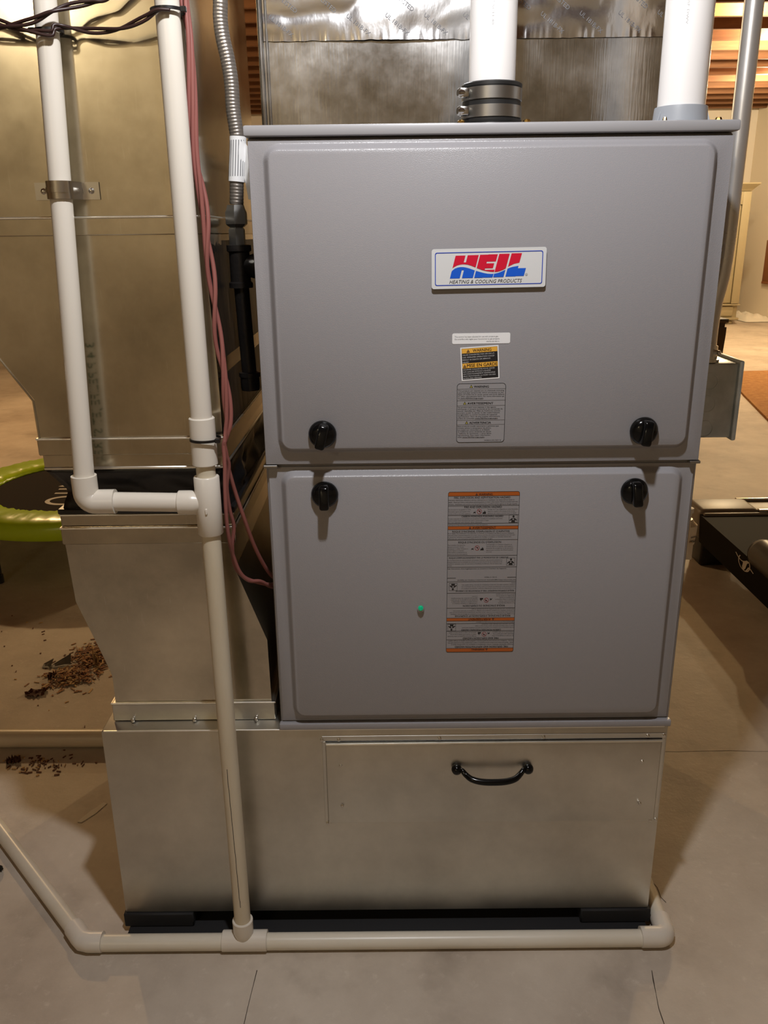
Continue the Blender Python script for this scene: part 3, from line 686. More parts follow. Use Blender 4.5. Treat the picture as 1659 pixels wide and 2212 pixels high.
band('drive_cleat', 1.1585, 1.181, -0.470, -0.0615, -0.015, 0.50, 0.0035, M_GALV, UD, hem=1.1805)
band('lower_cleat', 0.8655, 0.8895, -0.311, -0.0548, -0.015, 0.50, 0.0035, M_GALV, UD, hem=0.889)
band('bottom_edge', 0.8435, 0.8480, -0.310, -0.055, -0.015, 0.50, 0.0012, M_TRIM, UD)
bm = bmesh.new(); add_tube(bm, [(-0.3115, -0.0155, 0.8895), (-0.3125, -0.0155, 0.943), (-0.336, -0.0155, 0.979), (-0.4535, -0.0155, 1.159)], 0.0017, 6); obj('edge_seam', bm, M_GALV, UD, smooth=50)
bm = bmesh.new()
nn = 8; g = [[bm.verts.new((-0.0588-0.0003*abs(noise.noise(Vector((i*.7, j*.7, 0)))) if False else -0.0592+0.0006*noise.noise(Vector((i*.9, j*.8, 1))), 0.002+0.10*i/nn, 1.122+0.055*j/nn)) for j in range(nn+1)] for i in range(nn+1)]
for i in range(nn):
    for j in range(nn): bm.faces.new((g[i][j], g[i+1][j], g[i+1][j+1], g[i][j+1]))
b2 = bmesh.new(); vs = [[b2.verts.new((x+dx, y, z)) for x, y, z in ((-0.0545, -0.012, 0.892), (-0.0545, 0.496, 0.892), (-0.0610, 0.496, 1.150), (-0.0610, -0.012, 1.150))] for dx in (0.0003, 0.0016)]
b2.faces.new(vs[0]); b2.faces.new(vs[1])
for k in range(4): b2.faces.new((vs[0][k], vs[0][(k+1) % 4], vs[1][(k+1) % 4], vs[1][k]))
plabel(obj('side_wrap', b2, M_CANVAS, UD), 'glossy black wrap on the duct side')
plabel(obj('foil_patch', bm, M_FOIL, UD, smooth=True), 'patch of crumpled silver foil tape')

# ------------------------------------------------------------------ supply plenum on top
SP = thing('supply_plenum', 'scuffed galvanised supply plenum rising above the furnace behind the vent pipes', 'duct', (0.31, 0.45, 1.288))
obj('plenum_sheet', add_box(bmesh.new(), -0.001, 0.615, 0.20, 0.715, 1.2885, 2.69, bev=0.002, seg=1), M_GALVS, SP, smooth=30)
bm = bmesh.new(); add_tube(bm, [(-0.0005, 0.199, 1.2885), (-0.0005, 0.199, 2.65)], 0.0040, 12)
add_tube(bm, [(0.0085, 0.1985, 1.2885), (0.0085, 0.1985, 2.65)], 0.0022, 10); obj('corner_seam', bm, M_GALVS, SP, smooth=50)
bm = bmesh.new(); NX, NZ = 230, 16
z0t, z1t = 1.421, 1.497
grid = []
for i in range(NX+1):
    col = []
    for j in range(NZ+1):
        x = 0.004+0.606*i/NX; t = j/NZ; z = z0t+(z1t-z0t)*t
        edge = max(0, 1-t*4.5)
        win = math.exp(-((x-0.20)/0.07)**2)
        d = win*0.0048*(1-t) + 0.0030*noise.noise(Vector((x*9, 1, z*22)))+0.0009*noise.noise(Vector((x*34, 0, z*14))) + 0.0018*edge*abs(noise.noise(Vector((x*150, 3, z*20)))) + 0.0030*max(0, noise.noise(Vector((x*12, 8, z*26)))-0.28)
        col.append(bm.verts.new((x, 0.1986-abs(d)-0.0003, z+0.0012*noise.noise(Vector((x*60, 5, 0)))*(t < 0.01))))
    grid.append(col)
for i in range(NX):
    for j in range(NZ): bm.faces.new((grid[i][j], grid[i+1][j], grid[i+1][j+1], grid[i][j+1]))
grid_y = [[v.co.y for v in c_] for c_ in grid]
tp = obj('foil_tape', bm, M_FOIL, SP, smooth=True); plabel(tp, 'wrinkled silver foil tape band')
for i in range(11):
    for j, zc in enumerate((1.451, 1.471, 1.490)):
        x = 0.012+i*0.0555+(0.02 if j % 2 else 0)
        if x > 0.58 or random.random() < 0.3: continue
        P = Print(lambda *a: a, 0); a = math.radians(-38); ca, sa = math.cos(a), math.sin(a)
        vs, fs = glyphs(('UL 181B-FX', 'LISTED', '1520CW')[j])
        q = 0.0082; V = []
        for v in vs:
            X, Z = x+(v.x*ca-v.y*sa)*q, zc+(v.x*sa+v.y*ca)*q
            gi, gj = min(NX, max(0, round((X-0.004)/0.606*NX))), min(NZ, max(0, round((Z-z0t)/(z1t-z0t)*NZ)))
            V.append(P.bm.verts.new((X, grid_y[gi][gj]-0.0006, Z)))
        k = P.mi(M_GINK)
        for fc in fs: P.bm.faces.new([V[t] for t in fc]).material_index = k
        P.done('tape_print', tp)

# ------------------------------------------------------------------ vent pipes
V1 = thing('vent_pipe', 'thick white vent pipe in a black rubber coupling on the middle of the furnace lid', 'pipe', (0.317, 0.05, 1.2875))
obj('pipe', add_tube(bmesh.new(), [(0.317, 0.05, 1.30), (0.317, 0.05, 2.69)], 0.0300, 40), M_PVCV, V1, smooth=50)
lathe('rubber_coupling', (0.317, 0.05, 1.2895), (0, 0, 1), [(0, 0.0388), (0.001, 0.0395), (0.006, 0.0395), (0.007, 0.0380), (0.044, 0.0380), (0.045, 0.0392), (0.0485, 0.0392), (0.050, 0.037), (0.050, 0.0302)], M_RUBBER, V1, 40)
for zc in (1.3045, 1.3255):
    bd = lathe('clamp_band', (0.317, 0.05, zc-0.0075), (0, 0, 1), [(0, 0.0382), (0.0004, 0.0394), (0.0146, 0.0394), (0.015, 0.0382)], M_DARKSTEEL, V1, 40)
    bm = bmesh.new(); add_box(bm, 0.2725, 0.2845, 0.016, 0.030, zc-0.0055, zc+0.0055, bev=0.002); add_lathe(bm, (0.281, 0.0225, zc), (-1, -0.35, 0), [(0, 0.0058), (0.010, 0.0058), (0.0115, 0.004), (0.0115, 0)], 12)
    obj('clamp_screw', bm, M_STEEL, bd, smooth=35)
for x, y in ((0.2745, 0.012), (0.3585, 0.012)):
    lathe('mounting_screw', (x, y, 1.2885), (0, 0, 1), [(0, 0.005), (0.003, 0.005), (0.0045, 0.0035), (0.005, 0)], M_BRASS, V1, 8)
lathe('mounting_flange', (0.317, 0.05, 1.2876), (0, 0, 1), [(0, 0.046), (0.002, 0.046), (0.003, 0.044), (0.003, 0.030)], M_RUBBER, V1, 40)
V2 = thing('vent_pipe', 'thick white intake pipe in a grey plastic socket, right end of the furnace lid', 'pipe', (0.566, 0.05, 1.2875))
obj('pipe', add_tube(bmesh.new(), [(0.566, 0.05, 1.291), (0.566, 0.05, 2.69)], 0.0302, 40), M_PVCV, V2, smooth=50)
lathe('socket', (0.566, 0.05, 1.2876), (0, 0, 1), [(0, 0.0385), (0.003, 0.0385), (0.0035, 0.0350), (0.0190, 0.0338), (0.0215, 0.0334), (0.0220, 0.0303)], M_GREYPVC, V2, 40)
for a in (205, 335, 100):
    ca, sa = math.cos(math.radians(a)), math.sin(math.radians(a)); bm = bmesh.new()
    vs = [bm.verts.new((0.566+ca*r-sa*t, 0.05+sa*r+ca*t, z)) for t in (-0.001, 0.001) for r, z in ((0.033, 1.2885), (0.0385, 1.2885), (0.033, 1.306))]
    bm.faces.new(vs[:3]); bm.faces.new(vs[3:][::-1])
    for i, j in ((0, 1), (1, 2), (2, 0)): bm.faces.new((vs[i], vs[j], vs[3+j], vs[3+i]))
    obj('socket_rib', bm, M_GREYPVC, V2)
for x, y, r in ((0.5345, 0.012, 0.003), (0.606, 0.020, 0.005)):
    lathe('mounting_screw', (x, y, 1.2875), (0, 0, 1), [(0, r*1.2), (0.003, r), (0.006, r*0.7), (0.0065, 0)], M_BRASS, V2, 8)
def pipe_print(par, cx, cy, r, z0, s, h, ang, step, m, down=True, wid=None, n=1):
    """ink lettering wrapped on a vertical pipe, running along it"""
    vs, fs = glyphs(s); P = Print(lambda *a: a, 0)
    for v in vs:
        pass
    k = h/0.72; V = []
    for v in vs:
        a = ang + (v.y-0.36)*k/r; z = z0 - v.x*k*step
        V.append(P.bm.verts.new((cx+(r+0.0002)*math.cos(a), cy+(r+0.0002)*math.sin(a), z)))
    i = P.mi(m)
    for fc in fs: P.bm.faces.new([V[t] for t in fc]).material_index = i
    return P.done('pipe_print', par)
pipe_print(V1, 0.317, 0.05, 0.0300, 1.465, 'PVC-1120  2" SCH 40', 0.0028, math.radians(-98), 1.8, M_FAINT)
pipe_print(V2, 0.566, 0.05, 0.0302, 1.50, 'PVC-1120  2"  SCH 40  NSF-DWV', 0.0028, math.radians(-112), 1.8, M_FAINT)

# ------------------------------------------------------------------ condensate drain piping
DP = thing('drain_piping', 'white plastic drain piping running down in front of the ducts and along the floor', 'pipe', (-0.077, -0.04, 0))
PX, PY = -0.0765, -0.040
obj('riser_pipe', add_tube(bmesh.new(), [(-0.0790, PY, 2.69), (PX, PY, 0.91)], 0.0145, 28), M_PVC, DP, smooth=50)
def sock(name, a, b, r, ri, m, par, extra=None):
    """straight socket with rims from a to b"""
    A, B = Vector(a), Vector(b); L = (B-A).length
    return lathe(name, a, B-A, [(0, ri), (0, r-0.0012), (0.0012, r), (L-0.0012, r), (L, r-0.0012), (L, ri)], m, par, 28)
sock('coupling', (PX, PY, 0.8560), (PX, PY, 0.9225), 0.0176, 0.0130, M_PVC, DP)
obj('short_pipe', add_tube(bmesh.new(), [(PX, PY, 0.862), (PX, PY, 0.83)], 0.0133, 28), M_PVCO, DP, smooth=50)
bm = bmesh.new()
zt = 0.8015
add_lathe(bm, (PX, PY, 0.7545), (0, 0, 1), [(0, 0.0135), (0, 0.0168), (0.0012, 0.0178), (0.0838, 0.0178), (0.085, 0.0168), (0.085, 0.0135)], 28)
add_lathe(bm, (PX-0.006, PY-0.001, zt), (-1, 0, 0), [(0, 0.0110), (0.012, 0.0165), (0.0185, 0.0172), (0.0345, 0.0172), (0.0355, 0.0162), (0.0355, 0.013)], 28)
add_box(bm, PX-0.0015, PX+0.0015, PY-0.0195, PY-0.012, 0.789, 0.797, bev=0.0005, seg=1)
obj('tee', bm, M_PVC, DP, smooth=40)
obj('lower_pipe', add_tube(bmesh.new(), [(PX, PY, 0.765), (PX, PY, 0.02)], 0.0136, 28), M_PVCO, DP, smooth=50)
crk = [(0.3695, 0.1), (0.345, .06), (0.33, .12), (0.305, .12), (0.29, .16), (0.27, .16), (0.25, .2), (0.225, .2), (0.20, .26), (0.18, .24), (0.155, .28), (0.135, .3), (0.12, .28), (0.112, .36), (0.10, .34)]
bm = bmesh.new(); q = []
for z, a in crk:
    an = math.radians(-103)+a*0.9; q.append([bm.verts.new((PX+0.01385*math.cos(an+s), PY+0.01385*math.sin(an+s), z)) for s in (-0.032, 0.032)])
for a, b in zip(q, q[1:]): bm.faces.new((a[0], a[1], b[1], b[0]))
plabel(obj('dark_seam_line', bm, M_INK, DP), 'thin jagged dark line down the pipe')
# left riser
LB = Vector((-0.2425, -0.052, 0.83)); LT = Vector((-0.205, -0.031, 1.46)); LU = LB+(LT-LB)*((2.69-0.83)/(1.46-0.83))
LU = Vector((-0.150, -0.034, 2.69))
obj('left_riser_pipe', add_tube(bmesh.new(), [LU, LT+Vector((-0.0165, -0.002, -0.02)), LB], 0.0136, 28), M_PVC, DP, smooth=50)
zc = 0.8075; ex = -0.2425
bm = bmesh.new()
pth = [Vector((ex, -0.052, 0.8455)), Vector((ex, -0.052, zc+0.014))] + arc((ex+0.014, -0.052, zc+0.014), 0.014, math.pi, 1.5*math.pi, (1, 0, 0), (0, 0, 1), 8)[1:] + [Vector((ex+0.0395, -0.0515, zc))]
add_tube(bm, pth, 0.0172, 28)
obj('elbow', bm, M_PVC, DP, smooth=50)
obj('cross_pipe', add_tube(bmesh.new(), [(ex+0.03, -0.0515, zc), (PX-0.03, PY-0.001, zt)], 0.0134, 28), M_PVC, DP, smooth=50)
# floor run
FZ = 0.0146
obj('floor_pipe', add_tube(bmesh.new(), [(-0.345, PY, FZ), (0.62, PY, FZ)], 0.0140, 28), M_PVCF, DP, smooth=50)
bm = bmesh.new()
add_lathe(bm, (-0.1135, PY, FZ+0.0025), (1, 0, 0), [(0, 0.0138), (0, 0.0162), (0.001, 0.0172), (0.0755, 0.0172), (0.0765, 0.0162), (0.0765, 0.0138)], 28)
add_lathe(bm, (PX, PY, FZ+0.002), (0, 0, 1), [(0, 0.008), (0.010, 0.0140), (0.022, 0.0168), (0.045, 0.0172), (0.046, 0.0162), (0.046, 0.0135)], 28)
obj('floor_tee', bm, M_PVC, DP, smooth=40)
bm = bmesh.new()
dx, dy = -0.685, 0.728
add_tube(bm, [(-0.318, PY, FZ+0.0025), (-0.340, PY, FZ+0.0025), (-0.352, PY+0.003, FZ+0.0025), (-0.352+dx*0.012, PY+0.004+dy*0.010, FZ+0.0025), (-0.352+dx*0.038, PY+0.004+dy*0.038, FZ+0.0025)], 0.0170, 28)
obj('floor_elbow', bm, M_PVC, DP, smooth=50)
obj('diagonal_floor_pipe', add_tube(bmesh.new(), [(-0.360, PY+0.012, FZ), (-0.360+dx*0.70, PY+0.012+dy*0.70, FZ)], 0.0140, 28), M_PVCF, DP, smooth=50)
bm = bmesh.new()
add_tube(bm, [(0.598, PY, FZ+0.0025), (0.628, PY, FZ+0.0025)] + arc((0.628, PY+0.014, FZ+0.0025), 0.014, -math.pi/2, 0.03, (1, 0, 0), (0, 1, 0), 8)[1:] + [(0.6435, PY+0.040, FZ+0.0025)], 0.0170, 28)
obj('corner_elbow', bm, M_PVC, DP, smooth=50)
obj('side_floor_pipe', add_tube(bmesh.new(), [(0.6425, PY+0.02, FZ), (0.6520, 0.62, FZ)], 0.0138, 28), M_PVCF, DP, smooth=50)
# green lettering on the back of the left riser (seen only as a reflection in the duct)
def lerp_r(z): t = (z-LB.z)/(1.438-LB.z); p = LB.lerp(Vector((-0.2215, -0.033, 1.44)), t); return p
vs, fs = glyphs('3/4 PIPELIFE JET STREAM PVC'); P = Print(lambda *a: a, 0); V = []
for v in vs:
    z = 1.02-v.x*0.0175; c = lerp_r(z); a = math.radians(72)+(v.y-0.36)*0.017/0.0136
    V.append(P.bm.verts.new((c.x+0.0139*math.cos(a), c.y+0.0139*math.sin(a), z)))
i = P.mi(M_GREENINK)
for fc in fs: P.bm.faces.new([V[t] for t in fc]).material_index = i
P.done('pipe_print', DP)

# pipe strap on the left riser
c = lerp_r(1.213)
PC = thing('pipe_strap', 'galvanised strap clamp fixing the left drain pipe to the duct', 'clamp', (c.x, -0.0185, 1.213))
bm = bmesh.new()
prof = [(-0.041, -0.0160), (-0.0185, -0.0165)] + [(-0.0155*math.cos(t), c.y-0.0005-0.0152*math.sin(t)) for t in [math.pi*k/12 for k in range(13)]] + [(0.0185, -0.0165), (0.041, -0.0160)]
def strap(bm, prof, z0, z1, th):
    a = [[bm.verts.new((c.x+x, y, z)) for x, y in prof] for z in (z0, z1)]
    b = []
    for z in (z0, z1):
        r = []
        for k, (x, y) in enumerate(prof):
            p = Vector(prof[max(0, k-1)]); q = Vector(prof[min(len(prof)-1, k+1)]); t = (q-p).normalized(); n = Vector((t.y, -t.x)); r.append(bm.verts.new((c.x+x+n.x*th, y+n.y*th, z)))
        b.append(r)
    for k in range(len(prof)-1):
        bm.faces.new((a[0][k], a[0][k+1], a[1][k+1], a[1][k])); bm.faces.new((b[0][k], b[1][k], b[1][k+1], b[0][k+1]))
        bm.faces.new((a[0][k], b[0][k], b[0][k+1], a[0][k+1])); bm.faces.new((a[1][k], a[1][k+1], b[1][k+1], b[1][k]))
    for k in (0, len(prof)-1): bm.faces.new((a[0][k], a[1][k], b[1][k], b[0][k]))
strap(bm, prof, 1.202, 1.223, 0.0013); obj('strap', bm, M_STEEL, PC, smooth=40)
bm = bmesh.new(); strap(bm, [(x, y-0.0012) for x, y in prof[1:-1]], 1.2095, 1.2155, 0.0016); obj('strap_rib', bm, M_STEEL, PC, smooth=40)
for x in (-0.030, 0.031): screw(c.x+x, 1.2125, -0.0172, 0.003, PC)

# free pipe lying on the floor behind left
TP = thing('loose_floor_pipe', 'thick tan plastic pipe lying on the floor left of the plenum', 'pipe', (-0.8, 0.55, 0))
obj('pipe', add_tube(bmesh.new(), [(-1.7, 0.575, 0.0212), (-0.292, 0.560, 0.0212)], 0.021, 28), M_PVCT, TP, smooth=50)
P = Print(lambda u, v, d: (u, 0.5675-0.0213*math.cos(v), 0.0212+0.0213*math.sin(v)), 0)
for k in range(11):
    wdt = random.choice((0.0006, 0.001, 0.0016)); P.rect(-0.741+k*0.0031, 0.55, -0.741+k*0.0031+wdt, 1.0, M_INK)
P.done('bar_marks', TP)

# ------------------------------------------------------------------ cable ties and wires
def tie(name, lab, cx, cy, z, r, slope=0.0, head=0.4, tail=True):
    o = thing(name, lab, 'cable tie', (cx, cy, z))
    pts = [(cx+r*math.cos(2*math.pi*k/32), cy+r*math.sin(2*math.pi*k/32), z+slope*math.cos(2*math.pi*k/32)) for k in range(33)]
    bm = bmesh.new()
    q = []
    for p in pts:
        d = Vector((p[0]-cx, p[1]-cy, 0)).normalized()
        q.append([bm.verts.new(Vector(p)+d*a+Vector((0, 0, b))) for a, b in ((-0.0004, -0.0018), (0.0009, -0.0018), (0.0009, 0.0018), (-0.0004, 0.0018))])
    for a, b in zip(q, q[1:]):
        for k in range(4): bm.faces.new((a[k], a[(k+1) % 4], b[(k+1) % 4], b[k]))
    obj('strap', bm, M_TIE, o, smooth=40)
    a = -math.pi/2+head; hx, hy = cx+(r+0.002)*math.cos(a), cy+(r+0.002)*math.sin(a)
    bm = bmesh.new(); add_box(bm, hx-0.0035, hx+0.0035, hy-0.003, hy+0.003, z-0.003, z+0.003, bev=0.0007, seg=1)
    obj('tie_head', bm, M_TIE, o)
    if tail:
        bm = bmesh.new(); add_tube(bm, cat_rom([(hx, hy-0.002, z), (hx+0.008, hy-0.006, z+0.002), (hx+0.018, hy-0.006, z+0.009)], 4), 0.0014, 6); obj('tie_tail', bm, M_TIE, o)
    return o
tie('cable_tie', 'black cable tie round the white coupling and salmon wires', PX+0.003, PY, 0.8925, 0.0205, head=1.0, tail=False)
tie('cable_tie', 'black cable tie round the main drain pipe and salmon wires near the top', PX-0.0005, PY, 1.4075, 0.0195, head=1.2, tail=False)
tie('cable_tie', 'black cable tie holding dark wires to the left drain pipe', -0.2218, -0.034, 1.389, 0.0168, head=-1.2, tail=False)
bundle = [(-0.071, -0.03, 1.44), (-0.071, -0.03, 1.412), (-0.069, -0.03, 1.377), (-0.0695, -0.03, 1.322), (-0.0705, -0.03, 1.271), (-0.0695, -0.03, 1.244), (-0.067, -0.03, 1.217), (-0.064, -0.03, 1.173), (-0.063, -0.03, 1.139), (-0.061, -0.03, 1.081), (-0.058, -0.03, 1.009), (-0.054, -0.03, 0.966), (-0.053, -0.03, 0.921), (-0.056, -0.03, 0.895)]
A_ = [(-0.056, -0.03, 0.889), (-0.054, -0.03, 0.882), (-0.049, -0.025, 0.864), (-0.048, -0.02, 0.846), (-0.0535, -0.018, 0.817), (-0.053, -0.012, 0.781), (-0.050, -0.005, 0.752), (-0.055, -0.003, 0.72), (-0.054, 0.004, 0.686), (-0.043, 0.015, 0.663), (-0.025, 0.030, 0.648), (-0.011, 0.05, 0.636), (-0.0045, 0.09, 0.620)]
B_ = [(-0.057, -0.025, 0.889), (-0.055, -0.025, 0.876), (-0.049, -0.018, 0.843), (-0.044, -0.01, 0.809), (-0.035, 0.0, 0.763), (-0.027, 0.02, 0.715), (-0.018, 0.04, 0.676), (-0.009, 0.06, 0.647), (-0.0045, 0.09, 0.629)]
C_ = [(-0.057, -0.03, 0.889), (-0.0555, -0.03, 0.879), (-0.0515, -0.031, 0.855), (-0.053, -0.031, 0.826), (-0.0545, -0.031, 0.791), (-0.055, -0.028, 0.759), (-0.0545, -0.022, 0.736), (-0.0535, -0.010, 0.71), (-0.047, 0.0, 0.678), (-0.036, 0.012, 0.659), (-0.022, 0.03, 0.650), (-0.011, 0.05, 0.633), (-0.0045, 0.09, 0.612)]
up = [(-0.070, -0.03, 2.68), (-0.070, -0.03, 2.2), (-0.071, -0.03, 1.8), (-0.072, -0.03, 1.55)]
OX = 0.0105; OYB = 0.0035
wl = ['salmon wire that bends lowest and enters behind the furnace edge', 'salmon wire that hangs furthest right below the coupling', 'salmon wire that passes closest to the white tee']
for k, tail_ in enumerate((A_, B_, C_)):
    pts = cat_rom(up+bundle, 8); out = []
    for i, p in enumerate(pts):
        ph = 2*math.pi*k/3 + p.z*26+1.2*math.sin(p.z*11+k)
        rr = 0.0042 if p.z > 0.90 else 0.0025
        out.append(Vector((p.x+OX+rr*math.cos(ph), p.y+OYB+rr*0.9*math.sin(ph), p.z)))
    tl = [Vector(p) for p in cat_rom(tail_, 7)]
    for i, p in enumerate(tl):
        f_ = max(0, 1-i/14); tl[i] = Vector((p.x+OX*f_*0.8, p.y, p.z))
    out = out[:-3]+tl[2:]
    w_ = obj('control_wire', add_tube(bmesh.new(), out, 0.0030, 8), M_PINK, smooth=True)
    tag(w_, wl[k], 'wire', 'salmon control wires')
def twisted(path, lab, r=0.0020, sep=0.0024, tw=55, m=M_BROWNW):
    t = thing('twisted_cable', lab, 'cable', path[len(path)//2])
    P_ = cat_rom(path, 8)
    for k in range(2):
        out = []; s = 0
        for i, p in enumerate(P_):
            if i: s += (p-P_[i-1]).length
            ph = math.pi*k+s*tw; out.append(p+Vector((0, math.cos(ph)*sep*0.7, math.sin(ph)*sep)))
        obj('strand', add_tube(bmesh.new(), out, r, 8), m, t, smooth=True)
twisted([(-0.60, -0.03, 1.55), (-0.42, -0.04, 1.44), (-0.288, -0.05, 1.402), (-0.272, -0.052, 1.396), (-0.249, -0.055, 1.388), (-0.231, -0.056, 1.385), (-0.212, -0.055, 1.383), (-0.208, -0.052, 1.390), (-0.196, -0.045, 1.391), (-0.166, -0.045, 1.387), (-0.132, -0.05, 1.388), (-0.100, -0.057, 1.397), (-0.085, -0.060, 1.404), (-0.070, -0.058, 1.406)],
        'dark twisted cable sagging between the two drain pipes at the top')
twisted([(-0.60, -0.034, 1.44), (-0.42, -0.042, 1.40), (-0.288, -0.052, 1.392), (-0.272, -0.055, 1.390), (-0.249, -0.058, 1.392), (-0.227, -0.060, 1.396), (-0.207, -0.060, 1.404), (-0.189, -0.052, 1.411), (-0.163, -0.045, 1.417), (-0.142, -0.042, 1.424), (-0.10, -0.045, 1.47), (-0.09, -0.062, 1.60), (-0.098, -0.05, 2.68)],
        'dark twisted cable rising to the right behind the top of the left drain pipe', m=M_BROWNW)

# ------------------------------------------------------------------ gas line
GP = thing('gas_connector', 'corrugated steel gas hose coming down left of the furnace with a white tag', 'gas hose', (-0.038, 0.12, 1.19))
gas = cat_rom([(-0.046, 0.14, 2.68), (-0.046, 0.13, 2.0), (-0.045, 0.12, 1.62), (-0.043, 0.12, 1.488), (-0.0415, 0.12, 1.456), (-0.043, 0.12, 1.434), (-0.0415, 0.12, 1.412), (-0.0365, 0.12, 1.384), (-0.0335, 0.12, 1.355), (-0.0335, 0.12, 1.326), (-0.032, 0.12, 1.306), (-0.030, 0.12, 1.285), (-0.0315, 0.12, 1.261), (-0.0345, 0.12, 1.231), (-0.037, 0.12, 1.198)], 10)
# resample finely for the corrugations
L_ = [0]
for a, b in zip(gas, gas[1:]): L_.append(L_[-1]+(b-a).length)
tot = L_[-1]; st0 = 0.0011; n = int(tot/st0); pts = []; rr = []; j = 0
for i in range(n+1):
    s = i*st0
    while j < len(L_)-2 and L_[j+1] < s: j += 1
    t = (s-L_[j])/max(1e-9, L_[j+1]-L_[j]); pts.append(gas[j].lerp(gas[j+1], t)); rr.append(0.0100+0.00028*math.sin(2*math.pi*s/0.0044))
obj('corrugated_hose', add_tube(bmesh.new(), pts, rr, 16), M_FLEX, GP, smooth=True)
bm = bmesh.new(); seg = [(-0.0290, 0.12, 1.288), (-0.0300, 0.12, 1.270), (-0.0325, 0.12, 1.250), (-0.0345, 0.12, 1.229)]
add_tube(bm, cat_rom(seg, 4), 0.0118, 24, caps=False)
vs = [bm.verts.new(p) for p in ((-0.018, 0.116, 1.279), (-0.013, 0.105, 1.272), (-0.012, 0.110, 1.235), (-0.010, 0.118, 1.205), (-0.019, 0.118, 1.205), (-0.023, 0.116, 1.235))]
bm.faces.new(vs)
tg = plabel(obj('hose_tag', bm, M_WHITE, GP, smooth=40), 'white printed paper tag wrapped round the hose')
P = Print(lambda *a: a, 0)
for k in range(9):
    a = math.radians(-165+k*18)
    q = []
    for i in range(6):
        z = 1.283-i*0.0094; cxx = -0.0290-(1.288-z)*0.093
        q.append([P.bm.verts.new((cxx+0.01195*math.cos(a+s), 0.12+0.01195*math.sin(a+s), z)) for s in (-0.05, 0.05)])
    for u, v in zip(q, q[1:]): P.bm.faces.new((u[0], u[1], v[1], v[0])).material_index = P.mi(M_GINK)
P.done('tag_print', tg)
lathe('hose_nut', (-0.0385, 0.12, 1.168), (0, 0, 1), [(0, 0.0115), (0.004, 0.0165), (0.020, 0.0165), (0.024, 0.0145), (0.030, 0.0125), (0.030, 0.008)], M_DARKSTEEL, GP, 6)
lathe('adapter', (-0.0390, 0.12, 1.142), (0, 0, 1), [(0, 0.011), (0, 0.0125), (0.022, 0.0125), (0.026, 0.010)], M_DARKSTEEL, GP, 6)
GD = thing('gas_drip_leg', 'black iron gas pipe tee with capped drip leg beside the furnace', 'gas pipe', (-0.035, 0.12, 0.93))
bm = bmesh.new()
add_lathe(bm, (-0.0375, 0.12, 1.083), (0, 0, 1), [(0, 0.013), (0.0, 0.0175), (0.007, 0.0175), (0.009, 0.015), (0.050, 0.015), (0.052, 0.018), (0.060, 0.018), (0.061, 0.013)], 24)
add_lathe(bm, (-0.0375, 0.12, 1.1135), (1, 0, 0), [(0, 0.010), (0.012, 0.015), (0.020, 0.0175), (0.028, 0.0175), (0.028, 0.010)], 24)
obj('tee', bm, M_IRON, GD, smooth=40)
obj('nipple', add_tube(bmesh.new(), [(-0.0375, 0.12, 1.09), (-0.0335, 0.12, 0.955)], 0.0112, 20), M_IRON, GD, smooth=50)
lathe('cap', (-0.033, 0.12, 0.930), (0, 0, 1), [(0, 0.010), (0.001, 0.0135), (0.006, 0.0145), (0.020, 0.0145), (0.022, 0.016), (0.028, 0.016), (0.029, 0.0112)], M_IRON, GD)
obj('side_nipple', add_tube(bmesh.new(), [(-0.012, 0.12, 1.1135), (0.0005, 0.12, 1.1135)], 0.0112, 16), M_IRON, GD, smooth=50)
YT = thing('yellow_gas_tube', 'yellow coated gas tube behind the black iron tee', 'gas pipe', (-0.014, 0.20, 1.0))
obj('tube', add_tube(bmesh.new(), cat_rom([(-0.016, 0.22, 1.24), (-0.012, 0.20, 1.19), (-0.0125, 0.20, 1.12), (-0.0125, 0.20, 1.00), (-0.0125, 0.20, 0.86)], 6), 0.0085, 14), M_YELL, YT, smooth=True)

# ------------------------------------------------------------------ right side: conduit, box, trap
EC = thing('steel_conduit', 'shiny steel conduit pipe running down the right side of the furnace', 'conduit', (0.688, 0.19, 0.957))
obj('conduit_tube', add_tube(bmesh.new(), cat_rom([(0.6935, 0.17, 2.69), (0.6935, 0.17, 1.8), (0.6935, 0.17, 1.40), (0.6930, 0.17, 1.22), (0.6925, 0.17, 1.14), (0.690, 0.17, 1.09), (0.683, 0.17, 1.045), (0.682, 0.172, 1.00), (0.684, 0.175, 0.968)], 8), 0.0135, 24), M_CONDUIT, EC, smooth=50)
lathe('connector', (0.684, 0.178, 0.9585), (0, 0, 1), [(0, 0.020), (0.004, 0.020), (0.004, 0.0165), (0.024, 0.0165), (0.025, 0.0145)], M_STEEL, EC)
bm = bmesh.new(); add_lathe(bm, (0.694, 0.166, 0.974), (0.5, -1, 0), [(0, 0.0035), (0.008, 0.0035), (0.009, 0.002), (0.009, 0)], 10); obj('set_screw', bm, M_STEEL, EC, smooth=40)
JB = thing('junction_box', 'square galvanised electrical box with round knockouts on the furnace right side', 'electrical box', (0.68, 0.21, 0.836))
bm = bmesh.new(); add_box(bm, 0.6235, 0.730, 0.158, 0.262, 0.838, 0.9575, bev=0.003, seg=2); obj('box_body', bm, M_BOX, JB, smooth=40)
bm = bmesh.new(); add_box(bm, 0.7295, 0.7375, 0.154, 0.266, 0.8335, 0.9615, bev=0.003, seg=2); obj('cover_plate', bm, M_BOX, JB, smooth=40)
for zc in (0.929, 0.893, 0.853):
    bm = bmesh.new(); add_lathe(bm, (0.6865, 0.1585, zc), (0, -1, 0), [(0, 0.0140), (0.0009, 0.0138), (0.0009, 0.0122), (0.0003, 0.0120), (0.0003, 0)], 24)
    obj('knockout', bm, M_BOX, JB, smooth=30)
